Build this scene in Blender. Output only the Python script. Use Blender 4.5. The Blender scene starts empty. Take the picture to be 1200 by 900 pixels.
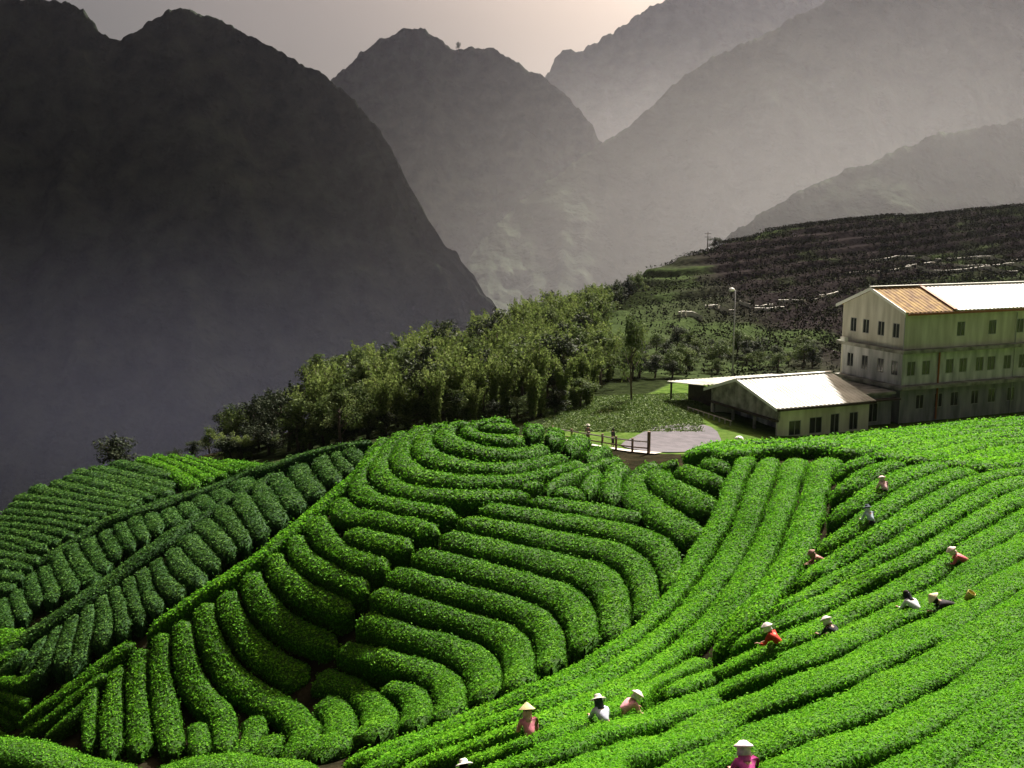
import bpy, math, random
import numpy as np
from mathutils import Vector, Matrix
random.seed(7); rng = np.random.default_rng(7)
R = math.radians
scene = bpy.context.scene
COL = scene.collection

# ------------------------------------------------------------------ camera
PITCH = math.atan(200 / 1200)
cam_d = bpy.data.cameras.new('camera'); cam = bpy.data.objects.new('camera', cam_d); COL.objects.link(cam)
cam.location = (0, 0, 0); cam.rotation_euler = (math.pi / 2 - PITCH, 0, 0)
cam_d.sensor_width = 36; cam_d.lens = 36.0; cam_d.clip_start = 0.1; cam_d.clip_end = 20000
scene.camera = cam
# ------------------------------------------------------------------ sun, sky, exposure
SUN_EL, SUN_AZ = R(43), R(27)            # azimuth clockwise from the view axis (+Y)
SUN_DIR = Vector((math.sin(SUN_AZ) * math.cos(SUN_EL), math.cos(SUN_AZ) * math.cos(SUN_EL), math.sin(SUN_EL)))
sl = bpy.data.lights.new('sun', 'SUN'); so = bpy.data.objects.new('sun', sl); COL.objects.link(so)
sl.energy = 5.0; sl.angle = R(3.0); sl.color = (1.0, 0.94, 0.84)
so.rotation_euler = SUN_DIR.to_track_quat('Z', 'Y').to_euler(); so.location = (60, 60, 120)
w = bpy.data.worlds.new('World'); scene.world = w; w.use_nodes = True
nt = w.node_tree; nt.nodes.clear()
def N(t, typ, **kw):
    n = t.nodes.new(typ)
    for k, v in kw.items():
        if k.startswith('i_'): n.inputs[k[2:].replace('_', ' ')].default_value = v
        else: setattr(n, k, v)
    return n
wo = N(nt, 'ShaderNodeOutputWorld'); bg = N(nt, 'ShaderNodeBackground'); bg.inputs['Strength'].default_value = 0.10
sky = N(nt, 'ShaderNodeTexSky'); sky.sky_type = 'NISHITA'; sky.sun_disc = False
sky.sun_elevation = SUN_EL; sky.sun_rotation = SUN_AZ; sky.dust_density = 3.0; sky.air_density = 1.0
geo = N(nt, 'ShaderNodeTexCoord')
nz = N(nt, 'ShaderNodeTexNoise'); nz.inputs['Scale'].default_value = 1.6; nz.inputs['Detail'].default_value = 5
nt.links.new(geo.outputs['Generated'], nz.inputs['Vector'])
dotn = N(nt, 'ShaderNodeVectorMath', operation='DOT_PRODUCT'); dotn.inputs[1].default_value = SUN_DIR
nt.links.new(geo.outputs['Generated'], dotn.inputs[0])
mx = N(nt, 'ShaderNodeMath', operation='MAXIMUM'); mx.inputs[1].default_value = 0; nt.links.new(dotn.outputs['Value'], mx.inputs[0])
pw = N(nt, 'ShaderNodeMath', operation='POWER'); pw.inputs[1].default_value = 12; nt.links.new(mx.outputs[0], pw.inputs[0])
clr = N(nt, 'ShaderNodeMapRange'); clr.inputs['From Min'].default_value = 0.3; clr.inputs['From Max'].default_value = 0.7
clr.inputs['To Min'].default_value = .12; clr.inputs['To Max'].default_value = .6
nt.links.new(nz.outputs['Fac'], clr.inputs['Value'])
ad = N(nt, 'ShaderNodeMath', operation='MULTIPLY_ADD'); ad.inputs[1].default_value = 36.0
nt.links.new(pw.outputs[0], ad.inputs[0]); nt.links.new(clr.outputs[0], ad.inputs[2])
cl = N(nt, 'ShaderNodeVectorMath', operation='SCALE'); cl.inputs[0].default_value = (1.0, 0.75, 0.55)
nt.links.new(ad.outputs[0], cl.inputs['Scale'])
mixs = N(nt, 'ShaderNodeMixRGB'); mixs.inputs['Fac'].default_value = 0.93       # a nearly closed cloud deck under the sky
nt.links.new(sky.outputs[0], mixs.inputs[1]); nt.links.new(cl.outputs[0], mixs.inputs[2])
nt.links.new(mixs.outputs[0], bg.inputs['Color']); nt.links.new(bg.outputs[0], wo.inputs['Surface'])
scene.view_settings.view_transform = 'Standard'; scene.view_settings.look = 'None'
scene.view_settings.exposure = 1.45; scene.view_settings.gamma = 1.0
scene.cycles.volume_bounces = 1; scene.cycles.max_bounces = 6; scene.cycles.use_denoising = True
scene.cycles.transparent_max_bounces = 4; scene.cycles.sample_clamp_indirect = 4

# ------------------------------------------------------------------ helpers
CP, SP = math.cos(PITCH), math.sin(PITCH)
def unp(u, v, Y):
    """the point of the place at forward distance Y seen at photo pixel (u, v)"""
    u = np.asarray(u, float); v = np.asarray(v, float); Y = np.asarray(Y, float)
    a = (u - 600) / 1200; b = (450 - v) / 1200
    y = CP + b * SP; z = -SP + b * CP
    return np.stack([a / y * Y, Y * np.ones_like(a), z / y * Y], -1)
def P3(u, v, Y): return Vector(unp(u, v, Y).tolist())

def link(o, parent=None):
    COL.objects.link(o)
    if parent is not None: o.parent = parent
    return o
def tag(o, label=None, cat=None, group=None, kind=None):
    if label: o['label'] = label
    if cat: o['category'] = cat
    if group: o['group'] = group
    if kind: o['kind'] = kind
    return o
def empty(name, loc, rz=0.0, **kw):
    o = bpy.data.objects.new(name, None); o.location = loc; o.rotation_euler = (0, 0, rz); o.empty_display_size = .5
    link(o); return tag(o, **kw)
def mesh_np(name, verts, quads, mats, smooth=True, midx=None, tint=None):
    verts = np.ascontiguousarray(verts, np.float32); quads = np.ascontiguousarray(quads, np.int32)
    m = bpy.data.meshes.new(name); n = quads.shape[1]
    m.vertices.add(len(verts)); m.vertices.foreach_set('co', verts.ravel())
    m.loops.add(quads.size); m.loops.foreach_set('vertex_index', quads.ravel())
    m.polygons.add(len(quads)); m.polygons.foreach_set('loop_start', np.arange(0, quads.size, n, dtype=np.int32))
    if midx is not None: m.polygons.foreach_set('material_index', np.ascontiguousarray(midx, np.int32))
    m.polygons.foreach_set('use_smooth', np.full(len(quads), bool(smooth)))
    if tint is not None:
        a = m.attributes.new('tint', 'FLOAT', 'POINT'); a.data.foreach_set('value', np.ascontiguousarray(tint, np.float32))
    m.update(calc_edges=True); m.validate()
    for x in (mats if isinstance(mats, (list, tuple)) else [mats]): m.materials.append(x)
    return m
def obj_np(name, verts, quads, mats, parent=None, **kw):
    return link(bpy.data.objects.new(name, mesh_np(name, verts, quads, mats, **kw)), parent)

class MB:
    """collects boxes, tubes, lathes and polygons; build() links them as one mesh object"""
    def __init__(s): s.v = []; s.f = []
    def add(s, vs, fs):
        k = len(s.v); s.v += [tuple(x) for x in vs]; s.f += [tuple(i + k for i in f) for f in fs]; return s
    def box(s, x0, x1, y0, y1, z0, z1):
        return s.add([(x0, y0, z0), (x1, y0, z0), (x1, y1, z0), (x0, y1, z0), (x0, y0, z1), (x1, y0, z1), (x1, y1, z1), (x0, y1, z1)],
                     [(0, 3, 2, 1), (4, 5, 6, 7), (0, 1, 5, 4), (1, 2, 6, 5), (2, 3, 7, 6), (3, 0, 4, 7)])
    def prism(s, pts, d):
        """polygon pts (3-D, planar) extruded by vector d"""
        n = len(pts); P = [Vector(p) for p in pts]; d = Vector(d)
        return s.add(P + [p + d for p in P], [tuple(range(n - 1, -1, -1)), tuple(range(n, 2 * n))] + [(i, (i + 1) % n, (i + 1) % n + n, i + n) for i in range(n)])
    def tube(s, pts, rad, n=8):
        P = [Vector(p) for p in pts]; rad = rad if isinstance(rad, (list, tuple)) else [rad] * len(P)
        rings = []
        for i, p in enumerate(P):
            t = (P[min(i + 1, len(P) - 1)] - P[max(i - 1, 0)]).normalized()
            a = t.orthogonal().normalized() if i == 0 else (a - t * a.dot(t)).normalized()
            b = t.cross(a)
            rings.append([p + (a * math.cos(2 * math.pi * k / n) + b * math.sin(2 * math.pi * k / n)) * rad[i] for k in range(n)])
        vs = [q for r in rings for q in r]; fs = []
        for i in range(len(P) - 1):
            for k in range(n): fs.append((i * n + k, i * n + (k + 1) % n, (i + 1) * n + (k + 1) % n, (i + 1) * n + k))
        fs.append(tuple(range(n - 1, -1, -1))); fs.append(tuple(range((len(P) - 1) * n, len(P) * n)))
        return s.add(vs, fs)
    def lathe(s, prof, n=20, M=None):
        M = M or Matrix(); vs = []; fs = []
        for r, z in prof: vs += [M @ Vector((r * math.cos(2 * math.pi * k / n), r * math.sin(2 * math.pi * k / n), z)) for k in range(n)]
        for i in range(len(prof) - 1):
            for k in range(n): fs.append((i * n + k, i * n + (k + 1) % n, (i + 1) * n + (k + 1) % n, (i + 1) * n + k))
        return s.add(vs, fs)
    def mesh(s, name, m, smooth=False):
        me = bpy.data.meshes.new(name); me.from_pydata(s.v, [], s.f); me.materials.append(m)
        if smooth:
            for p in me.polygons: p.use_smooth = True
        me.update(); return me
    def build(s, name, m, parent=None, smooth=False): return link(bpy.data.objects.new(name, s.mesh(name, m, smooth)), parent)
def copy_tree(o, parent=None):
    c = o.copy(); COL.objects.link(c)
    if parent is not None: c.parent = parent
    for ch in list(o.children): copy_tree(ch, c)
    return c

_ph = rng.uniform(0, 6.283, (64, 4))
def wob(p, scale, octs=3, seed=0):
    """cheap smooth noise of 3-D points, about -1..1"""
    p = np.asarray(p, float); out = np.zeros(p.shape[:-1]); amp = 1.0; f = scale
    for o in range(octs):
        q = _ph[(seed * 7 + o * 3) % 60:][:4]
        d = p * f
        s = np.sin(d[..., 0] * 1.0 + 1.3 * np.sin(d[..., 1] * .83 + q[0, 0]) + q[0, 1]) + np.sin(d[..., 1] * 1.11 + 1.2 * np.sin(d[..., 2] * .9 + q[1, 0]) + q[1, 1]) \
          + np.sin((d[..., 2] + .6 * d[..., 0]) * .93 + 1.1 * np.sin(d[..., 0] * 1.2 + q[2, 0]) + q[2, 1])
        out += amp * s / 3; amp *= .5; f *= 2.07
    return out / 1.6

# ------------------------------------------------------------------ materials
def mat(name, col, rough=.8, noise=None, spec=.3, bump=None, tint=None, transl=0.0, metal=0.0, col2=None, detail=4, streak=None):
    m = bpy.data.materials.new(name); m.use_nodes = True; t = m.node_tree; b = t.nodes['Principled BSDF']
    b.inputs['Roughness'].default_value = rough; b.inputs['Specular IOR Level'].default_value = spec; b.inputs['Metallic'].default_value = metal
    c = (*col, 1); b.inputs['Base Color'].default_value = c
    src = None
    if noise:
        tc = N(t, 'ShaderNodeTexCoord'); n = N(t, 'ShaderNodeTexNoise'); n.inputs['Scale'].default_value = noise; n.inputs['Detail'].default_value = detail
        if streak:
            mpn = N(t, 'ShaderNodeMapping'); mpn.inputs['Scale'].default_value = (1, 1, streak); t.links.new(tc.outputs['Object'], mpn.inputs['Vector']); t.links.new(mpn.outputs[0], n.inputs['Vector'])
        else: t.links.new(tc.outputs['Object'], n.inputs['Vector'])
        r = N(t, 'ShaderNodeValToRGB'); r.color_ramp.elements[0].position = .35; r.color_ramp.elements[1].position = .66
        c2 = col2 or tuple(x * .6 for x in col)
        r.color_ramp.elements[0].color = (*c2, 1); r.color_ramp.elements[1].color = c
        t.links.new(n.outputs['Fac'], r.inputs['Fac']); src = r.outputs['Color']
        if bump:
            bp = N(t, 'ShaderNodeBump'); bp.inputs['Strength'].default_value = bump; bp.inputs['Distance'].default_value = 1.0 / noise
            t.links.new(n.outputs['Fac'], bp.inputs['Height']); t.links.new(bp.outputs[0], b.inputs['Normal'])
    if tint is not None:
        at = N(t, 'ShaderNodeAttribute'); at.attribute_name = 'tint'
        r = N(t, 'ShaderNodeValToRGB'); r.color_ramp.elements[0].color = (*tint[0], 1); r.color_ramp.elements[1].color = (*tint[-1], 1)
        for k, cc in enumerate(tint[1:-1]):
            e = r.color_ramp.elements.new((k + 1) / (len(tint) - 1)); e.color = (*cc, 1)
        t.links.new(at.outputs['Fac'], r.inputs['Fac']); src = r.outputs['Color']
    if src: t.links.new(src, b.inputs['Base Color'])
    if transl:
        tr = N(t, 'ShaderNodeBsdfTranslucent'); ms = N(t, 'ShaderNodeMixShader'); ms.inputs[0].default_value = transl
        if src: t.links.new(src, tr.inputs['Color'])
        else: tr.inputs['Color'].default_value = c
        out = t.nodes['Material Output']
        t.links.new(b.outputs[0], ms.inputs[1]); t.links.new(tr.outputs[0], ms.inputs[2]); t.links.new(ms.outputs[0], out.inputs['Surface'])
    return m
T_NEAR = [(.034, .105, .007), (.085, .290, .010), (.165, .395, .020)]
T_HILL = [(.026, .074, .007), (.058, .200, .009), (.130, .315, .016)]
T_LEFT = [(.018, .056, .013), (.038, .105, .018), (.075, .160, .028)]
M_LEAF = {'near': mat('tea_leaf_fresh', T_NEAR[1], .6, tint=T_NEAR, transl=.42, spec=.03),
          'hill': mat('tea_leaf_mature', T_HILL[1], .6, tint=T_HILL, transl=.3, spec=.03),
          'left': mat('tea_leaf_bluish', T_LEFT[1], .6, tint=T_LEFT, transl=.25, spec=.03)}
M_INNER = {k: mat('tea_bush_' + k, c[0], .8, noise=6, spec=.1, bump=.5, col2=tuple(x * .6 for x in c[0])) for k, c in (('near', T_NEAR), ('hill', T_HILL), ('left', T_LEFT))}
M_SOIL = mat('soil', (.055, .042, .030), .95, noise=1.2, bump=.4, spec=.1)
M_CONC = mat('stained_concrete', (.36, .35, .31), .85, noise=1.1, detail=7, col2=(.12, .12, .10), bump=.15)
M_WALL = mat('beige_render', (.66, .63, .56), .9, noise=1.3, detail=7, streak=.16, col2=(.44, .41, .35), spec=.15)
M_WHITEWALL = mat('grey_white_render', (.68, .66, .68), .9, noise=1.5, detail=7, streak=.2, col2=(.32, .32, .33), spec=.15)
M_GREYWALL = mat('weathered_grey_wall', (.32, .31, .35), .9, noise=1.5, detail=7, streak=.2, col2=(.14, .14, .16), spec=.15)
M_ROOFW = mat('white_sheet_metal', (.78, .78, .76), .5, noise=.25, col2=(.68, .68, .66), spec=.4)
M_RUST = mat('rusted_ochre_sheet', (.30, .19, .05), .85, noise=1.4, col2=(.13, .065, .022), spec=.2)
M_ROOFL = mat('pale_lichened_sheet', (.52, .52, .47), .6, noise=.55, col2=(.26, .26, .21), spec=.3)
M_RIDGE = mat('rust_red_flashing', (.28, .10, .04), .7)
M_GLASS = mat('dark_window_glass', (.02, .022, .028), .15, spec=.6)
M_FRAME = mat('window_frame_grey', (.30, .30, .29), .6)
M_DARKW = mat('dark_timber', (.06, .045, .035), .85, noise=3)
M_WOOD = mat('weathered_wood', (.22, .15, .10), .85, noise=4, bump=.2)
M_PALEWOOD = mat('pale_weathered_wood', (.50, .46, .42), .85, noise=3)
M_PAVE = mat('purple_grey_asphalt', (.085, .074, .088), .9, noise=.9, col2=(.055, .05, .06), bump=.1)
M_STONE = mat('pale_stone', (.62, .60, .55), .9, noise=1.5, col2=(.40, .38, .34), bump=.3)
M_METAL = mat('galvanised_steel', (.35, .35, .36), .5, metal=.6)
M_LAMP = mat('lamp_housing_white', (.75, .75, .72), .4)
M_BARK = mat('bark', (.10, .075, .055), .9, noise=3, bump=.3)

# ------------------------------------------------------------------ distances over the tea gardens
DC = [(1200,900,14),(1000,900,15.3),(877,890,17),(750,900,18.5),(620,850,22.5),(560,897,21),(712,830,23.5),(908,745,28),(980,733,28),(1075,702,28),(1115,695,28),
      (1130,645,32),(1200,740,22),(1200,640,31),(1020,605,39),(1036,570,43),(1200,560,42),(1320,900,13),(1320,640,29),(1320,560,40),(800,980,15),(1100,980,12),
      (960,540,54),(960,640,39),(840,775,31),(880,560,54),(850,640,46),(780,720,39),(700,790,32),(600,830,30),(500,872,30),(405,892,33),(450,860,35),
      (580,490,67),(580,540,60.5),(580,600,54.5),(540,660,50),(500,720,47),(450,780,44.5),(420,830,43),(300,870,43),(150,865,45),(50,845,48),(645,775,38),
      (620,720,45),(700,690,45),(760,640,49),(685,755,37.5),(570,808,37),(490,842,38),
      (430,545,63),(330,640,56),(200,740,51),(110,800,49),(385,540,68),(336,558,69),(290,573,68),(200,630,63),(100,705,58),(0,780,55),(-60,800,55),(0,700,67),(100,650,69),(0,625,83),(-60,640,85),
      (100,560,90),(180,535,98),(280,548,82),(60,585,86),(150,590,78),(700,520,71),(740,540,69),(800,540,62),(0,850,52),(650,500,70),(690,580,59),(800,600,52)]
ZC = [(830,520,66),(960,516,67),(1060,502,78),(1200,490,86),(1320,480,92),(985,526,60),(1030,531,58),(1070,536,55),(1115,541,53),(1150,544,51),(1200,532,58),(1200,510,70),(1320,530,60)]
def rbf_fit(P, val, kern, smooth=0.0):
    P = np.asarray(P, float); n = len(P)
    r = np.linalg.norm(P[:, None] - P[None], axis=-1)
    A = np.zeros((n + 3, n + 3)); A[:n, :n] = kern(r) + smooth * np.eye(n); A[:n, n] = 1; A[:n, n + 1:] = P; A[n, :n] = 1; A[n + 1:, :n] = P.T
    c = np.linalg.solve(A, np.concatenate([val, np.zeros(3)]))
    def f(Q):
        Q = np.asarray(Q, float); out = np.empty(len(Q))
        for i in range(0, len(Q), 20000):
            q = Q[i:i + 20000]; r = np.linalg.norm(q[:, None] - P[None], axis=-1)
            out[i:i + 20000] = kern(r) @ c[:n] + c[n] + q @ c[n + 1:]
        return out
    return f
tps = lambda r: np.where(r > 1e-9, r * r * np.log(np.maximum(r, 1e-9)), 0)
def depth_fn(C):
    C = np.array(C, float)
    f = rbf_fit(C[:, :2] / 300, np.log(C[:, 2]), tps, .004)
    return lambda u, v: np.exp(f(np.stack([np.asarray(u, float), np.asarray(v, float)], -1).reshape(-1, 2) / 300))
DEP = depth_fn(DC); DEPZ = depth_fn(ZC)

# ------------------------------------------------------------------ the tea rows, as traced along their crowns
# (points along the row), plot, label
ORD = ['first', 'second', 'third', 'fourth', 'fifth', 'sixth', 'seventh', 'eighth', 'ninth', 'tenth', 'eleventh', 'twelfth', 'thirteenth', 'fourteenth', 'fifteenth', 'sixteenth', 'seventeenth', 'eighteenth', 'nineteenth', 'twentieth']
ROWS = []
def fam(rows, plot, fmt, group, depth=None, hs=1.0, gap=.065, slf=.7, flat=1.0):
    for i, r in enumerate(rows):
        ROWS.append(dict(p=r, plot=plot, label=(fmt[i] if isinstance(fmt, list) else fmt.format(ORD[i])), group=group, depth=depth, hs=hs, gap=gap[i] if isinstance(gap, tuple) else gap, lump=1.8 if isinstance(gap, tuple) else 1.0, slf=slf, flat=flat))
fam([[(564,499),(585,497),(607,499)],
     [(598,490),(568,492.5),(549,498),(553,506),(586,512),(613,511)],
     [(550,491),(526,498),(519,506),(526,515),(553,524),(585,529),(620,528),(641,521)],
     [(522,493),(500,503),(494,516),(500,530),(519,538),(550,544),(590,546),(625,541),(663,533)],
     [(497,496),(476,512),(467,532),(475,546),(497,555),(530,560),(575,561),(620,556),(660,548),(684,541)],
     [(474,502),(452,525),(444,547),(455,563),(480,573),(520,577),(560,578),(600,577),(619,576)],
     [(450,510),(428,538),(417,562),(432,580),(470,590),(505,596),(536,602)]],
    'hill', ['small oval tea hedge at the very top of the round hill', 'innermost horseshoe tea hedge wrapped around the oval on the hilltop'] +
    ['rounded tea hedge wrapping the hilltop, {} ring out from the summit oval'.format(ORD[k]) for k in range(1, 6)], 'ring hedges around the hilltop')
fam([[(613,569),(637,565)]], 'hill', ['tiny tea bush clump between two ring hedges right of the summit'], 'short hedges right of the hilltop')
fam([[(632,496),(621,507)],[(653,498),(646,515)],[(683,507),(669,526)],[(713,521),(691,536)]],
    'hill', 'stubby tea hedge right of the summit rings, {} from the summit towards the wooden fence', 'short hedges right of the hilltop')
fam([[(727,534),(692,546),(662,558),(640,571)]], 'hill', ['slanting tea hedge just below the fence, rising right from the middle of the hill'], 'short hedges right of the hilltop')
fam([[(652,576),(675,570)]], 'hill', ['short low tea hedge tucked under the slanting hedge near the hilltop'], 'short hedges right of the hilltop')
fam([[(698,548),(689,574)],[(722,540),(715,560),(716,582)]], 'hill', '{} of two upright short hedges standing side by side below the fence', 'short hedges right of the hilltop')
fam([[(768,538),(748,556),(745,577),(772,597),(800,612),(826,627)],[(793,538),(769,551),(797,571),(838,592)],[(797,545),(818,554),(848,563)],[(824,536),(852,546)]],
    'hill', 'hooked tea hedge in the saddle below the annex, {} one counting from the fence', 'hooked hedges in the saddle')
fam([[(619,583),(650,585),(690,592),(725,599),(751,603)],
     [(562,592),(600,596),(655,605),(700,612),(735,620),(765,633),(780,650),(787,670),(790,688)],
     [(537,606),(600,615),(655,629),(711,638),(742,651),(757,675),(760,698),(757,720)],
     [(517,624),(560,634),(600,643),(655,656),(695,666),(715,683),(722,710),(723,740)],
     [(484,645),(533,656),(590,672),(640,687),(668,702),(682,725),(684,752)],
     [(453,667),(500,681),(560,696),(610,711),(636,728),(647,750),(647,776)],
     [(436,692),(480,705),(530,718),(575,730),(602,745),(609,770),(606,797)],
     [(419,722),(460,735),(510,749),(550,763),(568,782),(569,810)],
     [(396,757),(440,768),(490,779),(518,793),(529,812),(526,832)],
     [(448,801),(476,805),(491,821),(487,844)],
     [(374,784),(402,792),(430,808),(448,832),(443,855)],
     [(370,822),(388,822),(398,838),(393,860),(372,881)]],
    'hill', ['straight capsule shaped tea hedge lying across the hill below the ring hedges'] + ['long hedge on the hill face bending down at right, {} below the capsule hedge'.format(ORD[k]) for k in range(11)], 'terraced hedges on the hill face')
fam([[(396,582),(406,597),(440,604),(480,611),(514,621)],
     [(404,621),(444,631),(484,639)],
     [(366,604),(378,625),(405,646),(455,664)],
     [(342,625),(357,652),(390,672),(431,690)],
     [(316,647),(332,670),(365,693),(414,712)],
     [(291,667),(303,700),(335,728),(394,754)],
     [(264,688),(269,715),(290,745),(330,775),(362,790)],
     [(238,702),(244,740),(262,775),(295,807),(340,832),(358,848),(359,866),(340,884)],
     [(212,722),(216,765),(230,805),(258,835),(265,874)],
     [(188,738),(186,780),(191,830),(206,876)],
     [(163,755),(160,800),(164,876)],
     [(139,775),(131,812),(130,879)],
     [(108,800),(101,835),(101,874)]],
    'hill', 'hedge running down from the bright crest into the hollow, {} from the hilltop', 'hedges below the bright crest')
fam([[(232,842),(234,880)],[(297,835),(299,850),(282,880)],[(323,856),(308,881)]], 'hill',
    '{} of three stub hedges standing at the foot of the hill', 'stub hedges at the hill foot')
fam([[(447,521),(425,545),(398,571),(360,605),(320,640),(280,667),(240,690),(205,714),(172,738)]], 'near',
    ['long bright tea hedge along the crest from the hilltop down to the left'], None)
fam([[(158,748),(115,780),(72,812),(25,843)],[(130,785),(92,812),(55,840),(22,862)],[(112,812),(82,838),(48,866)]], 'hill',
    'fanned tea hedge at the lower end of the bright crest, {} from the top', 'fan of hedges at the crest end')
fam([[(378,532),(386,548),(398,561)],[(347,543),(358,562),(373,578)],[(322,556),(340,577),(350,593)],[(302,566),(316,590),(328,609)],[(280,577),(296,606),(306,625)],
     [(256,593),(275,612),(289,638)],[(236,608),(258,627),(273,648)],[(216,626),(235,645),(254,662)],[(200,640),(215,662),(237,680)],[(182,652),(191,678),(212,697)],
     [(166,664),(173,690),(187,714)],[(150,674),(156,700),(166,727)],[(134,685),(143,710),(146,740)],[(118,696),(123,720),(122,752)],[(104,706),(101,735),(92,765),(84,785)],
     [(88,717),(78,745),(74,776)],[(70,729),(58,755),(50,780),(32,800)],[(52,742),(40,765),(28,788)],[(30,757),(15,775),(-4,788)]],
    'left', 'short hedge crossing the dip between bright and thin crests, {} from the top', 'short hedges crossing the dip')
fam([[(296,549),(318,544),(340,537),(370,528),(400,521),(436,515)],[(391,528),(400,541),(412,551)],[(406,524),(417,533),(427,540)]],
    'left', ['tea hedge along the skyline between the left hill and the round hilltop','stub hedge at the upper end of the dip nearest the bright crest, left one','stub hedge at the upper end of the dip nearest the bright crest, right one'], 'hedges at the head of the dip')
fam([[(332,551),(290,572),(240,601),(200,624),(150,660),(95,699),(50,730),(-5,770)]], 'left', ['thin pale tea hedge along the second crest, left of the bright crest'], None)
fam([[(275,563),(290,570)],[(252,572),(270,583)],[(232,580),(247,594)],[(215,588),(227,603)],[(197,594),(207,613)],[(175,600),(186,620)],[(156,604),(170,630)],[(139,612),(155,640)],
     [(123,619),(139,650)],[(101,629),(123,665)],[(81,637),(95,660),(110,680)],[(64,646),(73,664),(88,690)],[(50,662),(64,700)],[(35,670),(45,705)],[(18,690),(28,722)],[(2,700),(10,735)]],
    'left', 'stubby tea hedge beyond the thin crest, {} from its upper end', 'stub hedges beyond the thin crest')
fam([[(322,541),(290,552),(244,571),(200,583),(184,590),(122,608),(89,630),(44,658)]], 'left', ['narrow tea hedge along the third crest at the edge of the left hill'], None)
fam([[(200,556),(165,545),(133,539)],[(200,567),(156,557),(107,546)],[(196,576),(142,560),(89,550)],[(178,582),(124,567),(76,557)],[(164,587),(100,573),(62,563)],[(158,592),(89,581),(38,569)],
     [(144,598),(67,586),(18,580)],[(124,603),(62,594),(12,588)],[(113,610),(56,602),(5,597)],[(100,617),(47,609),(-5,605)],[(86,626),(44,617),(-5,612)],[(69,635),(40,626),(-5,619)],
     [(54,642),(24,632),(-5,626)],[(29,645),(-5,634)],[(44,655),(-5,645)],[(36,664),(-5,657)],[(26,676),(-5,670)],[(15,689),(-5,684)]],
    'left', 'thin tea hedge stepping down the far left hill, {} from its top', 'rows on the far left hill', hs=.7)
fam([[(165,534),(200,548),(232,566)],[(181,532),(215,545),(248,561)],[(198,532),(230,543),(263,556)],[(216,533),(246,543),(279,551)],[(236,536),(263,543),(292,548)],[(257,539),(285,544),(306,546)]],
    'hill', 'fine tea row on the bright top of the far left hill, {} from the left', 'fine rows on the far left hilltop', hs=.6)
fam([[(-50,735),(-5,738),(28,748)],[(-50,785),(-5,772),(30,758)],[(-50,796),(2,798),(34,797),(48,780)],[(-50,805),(-5,810),(32,824)],[(-50,818),(-5,825),(26,838)],[(-50,834),(-5,841),(16,849)],[(-50,850),(-5,857),(14,864)]],
    'hill', 'small tea hedge at the left edge below the crests, {} from the top', 'small hedges at the left edge')
fam([[(-60,862),(30,872),(70,884),(120,897),(170,910)],[(-60,880),(30,892),(80,908)],[(170,906),(215,893),(255,889),(300,891),(350,895),(380,905)]], 'hill',
    ['bright tea hedge cut by the lower left corner, upper row', 'bright tea hedge cut by the lower left corner, lower row', 'bright tea hedge crown peeping over the bottom edge below the hill'], 'foreground hedges at the bottom left', depth=26)
fam([[(875,533),(860,558),(851,585),(838,612),(820,640),(802,667),(783,697),(760,722),(733,747),(700,769),(650,793),(600,815),(550,836),(500,857),(450,875),(408,889)],
     [(902,534),(891,560),(882,590),(868,624),(852,650),(836,675),(813,703),(788,728),(755,755),(715,783),(670,805),(620,826),(560,848),(500,869),(455,886),(428,896)],
     [(932,535),(922,565),(912,600),(900,628),(884,657),(868,683),(846,710),(818,737),(785,764),(740,794),(690,818),(640,838),(580,860),(520,880),(470,898)],
     [(967,534),(956,565),(946,600),(934,636),(920,662),(903,689),(882,714),(858,741),(837,757)],
     [(822,768),(775,794),(722,822),(672,846),(612,868),(548,892),(530,902)]],
    'near', ['tea hedge sweeping from the saddle round into the gully, leftmost of the four', 'tea hedge sweeping from the saddle into the gully, second from the left',
    'tea hedge sweeping from the saddle into the gully, third from the left', 'tea hedge from the saddle ending at a dark corner in the slope', 'tea hedge below the dark corner running down past the two paired pickers'], 'hedges sweeping into the gully', gap=.13, slf=.9)
fam([[(984,551),(1000,541),(1025,533)],[(976,578),(1000,562),(1030,546),(1060,537)],[(970,604),(1000,588),(1035,567),(1070,549),(1110,540)],
     [(960,640),(1000,616),(1035,594),(1070,573),(1105,556),(1140,547)],[(941,676),(970,658),(1000,640),(1035,620),(1070,598),(1110,574),(1145,560),(1200,550),(1280,545)],
     [(908,713),(950,690),(1000,666),(1035,648),(1080,622),(1120,596),(1160,573),(1200,560),(1280,548)],[(868,748),(930,716),(980,690),(1030,667),(1085,642),(1130,614),(1165,593),(1200,578),(1290,553)],
     [(780,808),(840,783),(890,760),(940,738),(1000,712),(1050,688),(1100,660),(1150,630),(1200,603),(1290,560)]],
    'near', 'tea hedge on the right slope among the upper pickers, {} row down from the saddle', 'rows on the right slope', gap=.11, slf=.95, flat=.8)
fam([[(560,905),(620,880),(690,857),(760,834),(830,808),(900,779),(980,747),(1050,716),(1100,691),(1150,662),(1200,636),(1300,585)],
     [(640,912),(690,891),(760,868),(830,843),(900,814),(980,783),(1050,753),(1100,728),(1150,698),(1200,668),(1300,608)],
     [(760,912),(830,884),(900,857),(980,827),(1050,797),(1100,772),(1150,740),(1200,706),(1300,640)],
     [(880,925),(940,900),(1000,875),(1070,845),(1120,818),(1166,788),(1200,762),(1310,680)],
     [(980,935),(1050,902),(1100,875),(1150,845),(1200,812),(1310,735)],[(1080,945),(1150,899),(1200,866),(1310,790)],[(1150,958),(1200,922),(1310,850)]],
    'near', 'broad bright tea hedge on the near right slope, {} row down from the lower pickers', 'broad rows on the near right slope', gap=(.02, .02, .05, .07, .02, .02, .02), slf=1.0, flat=.5)
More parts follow.
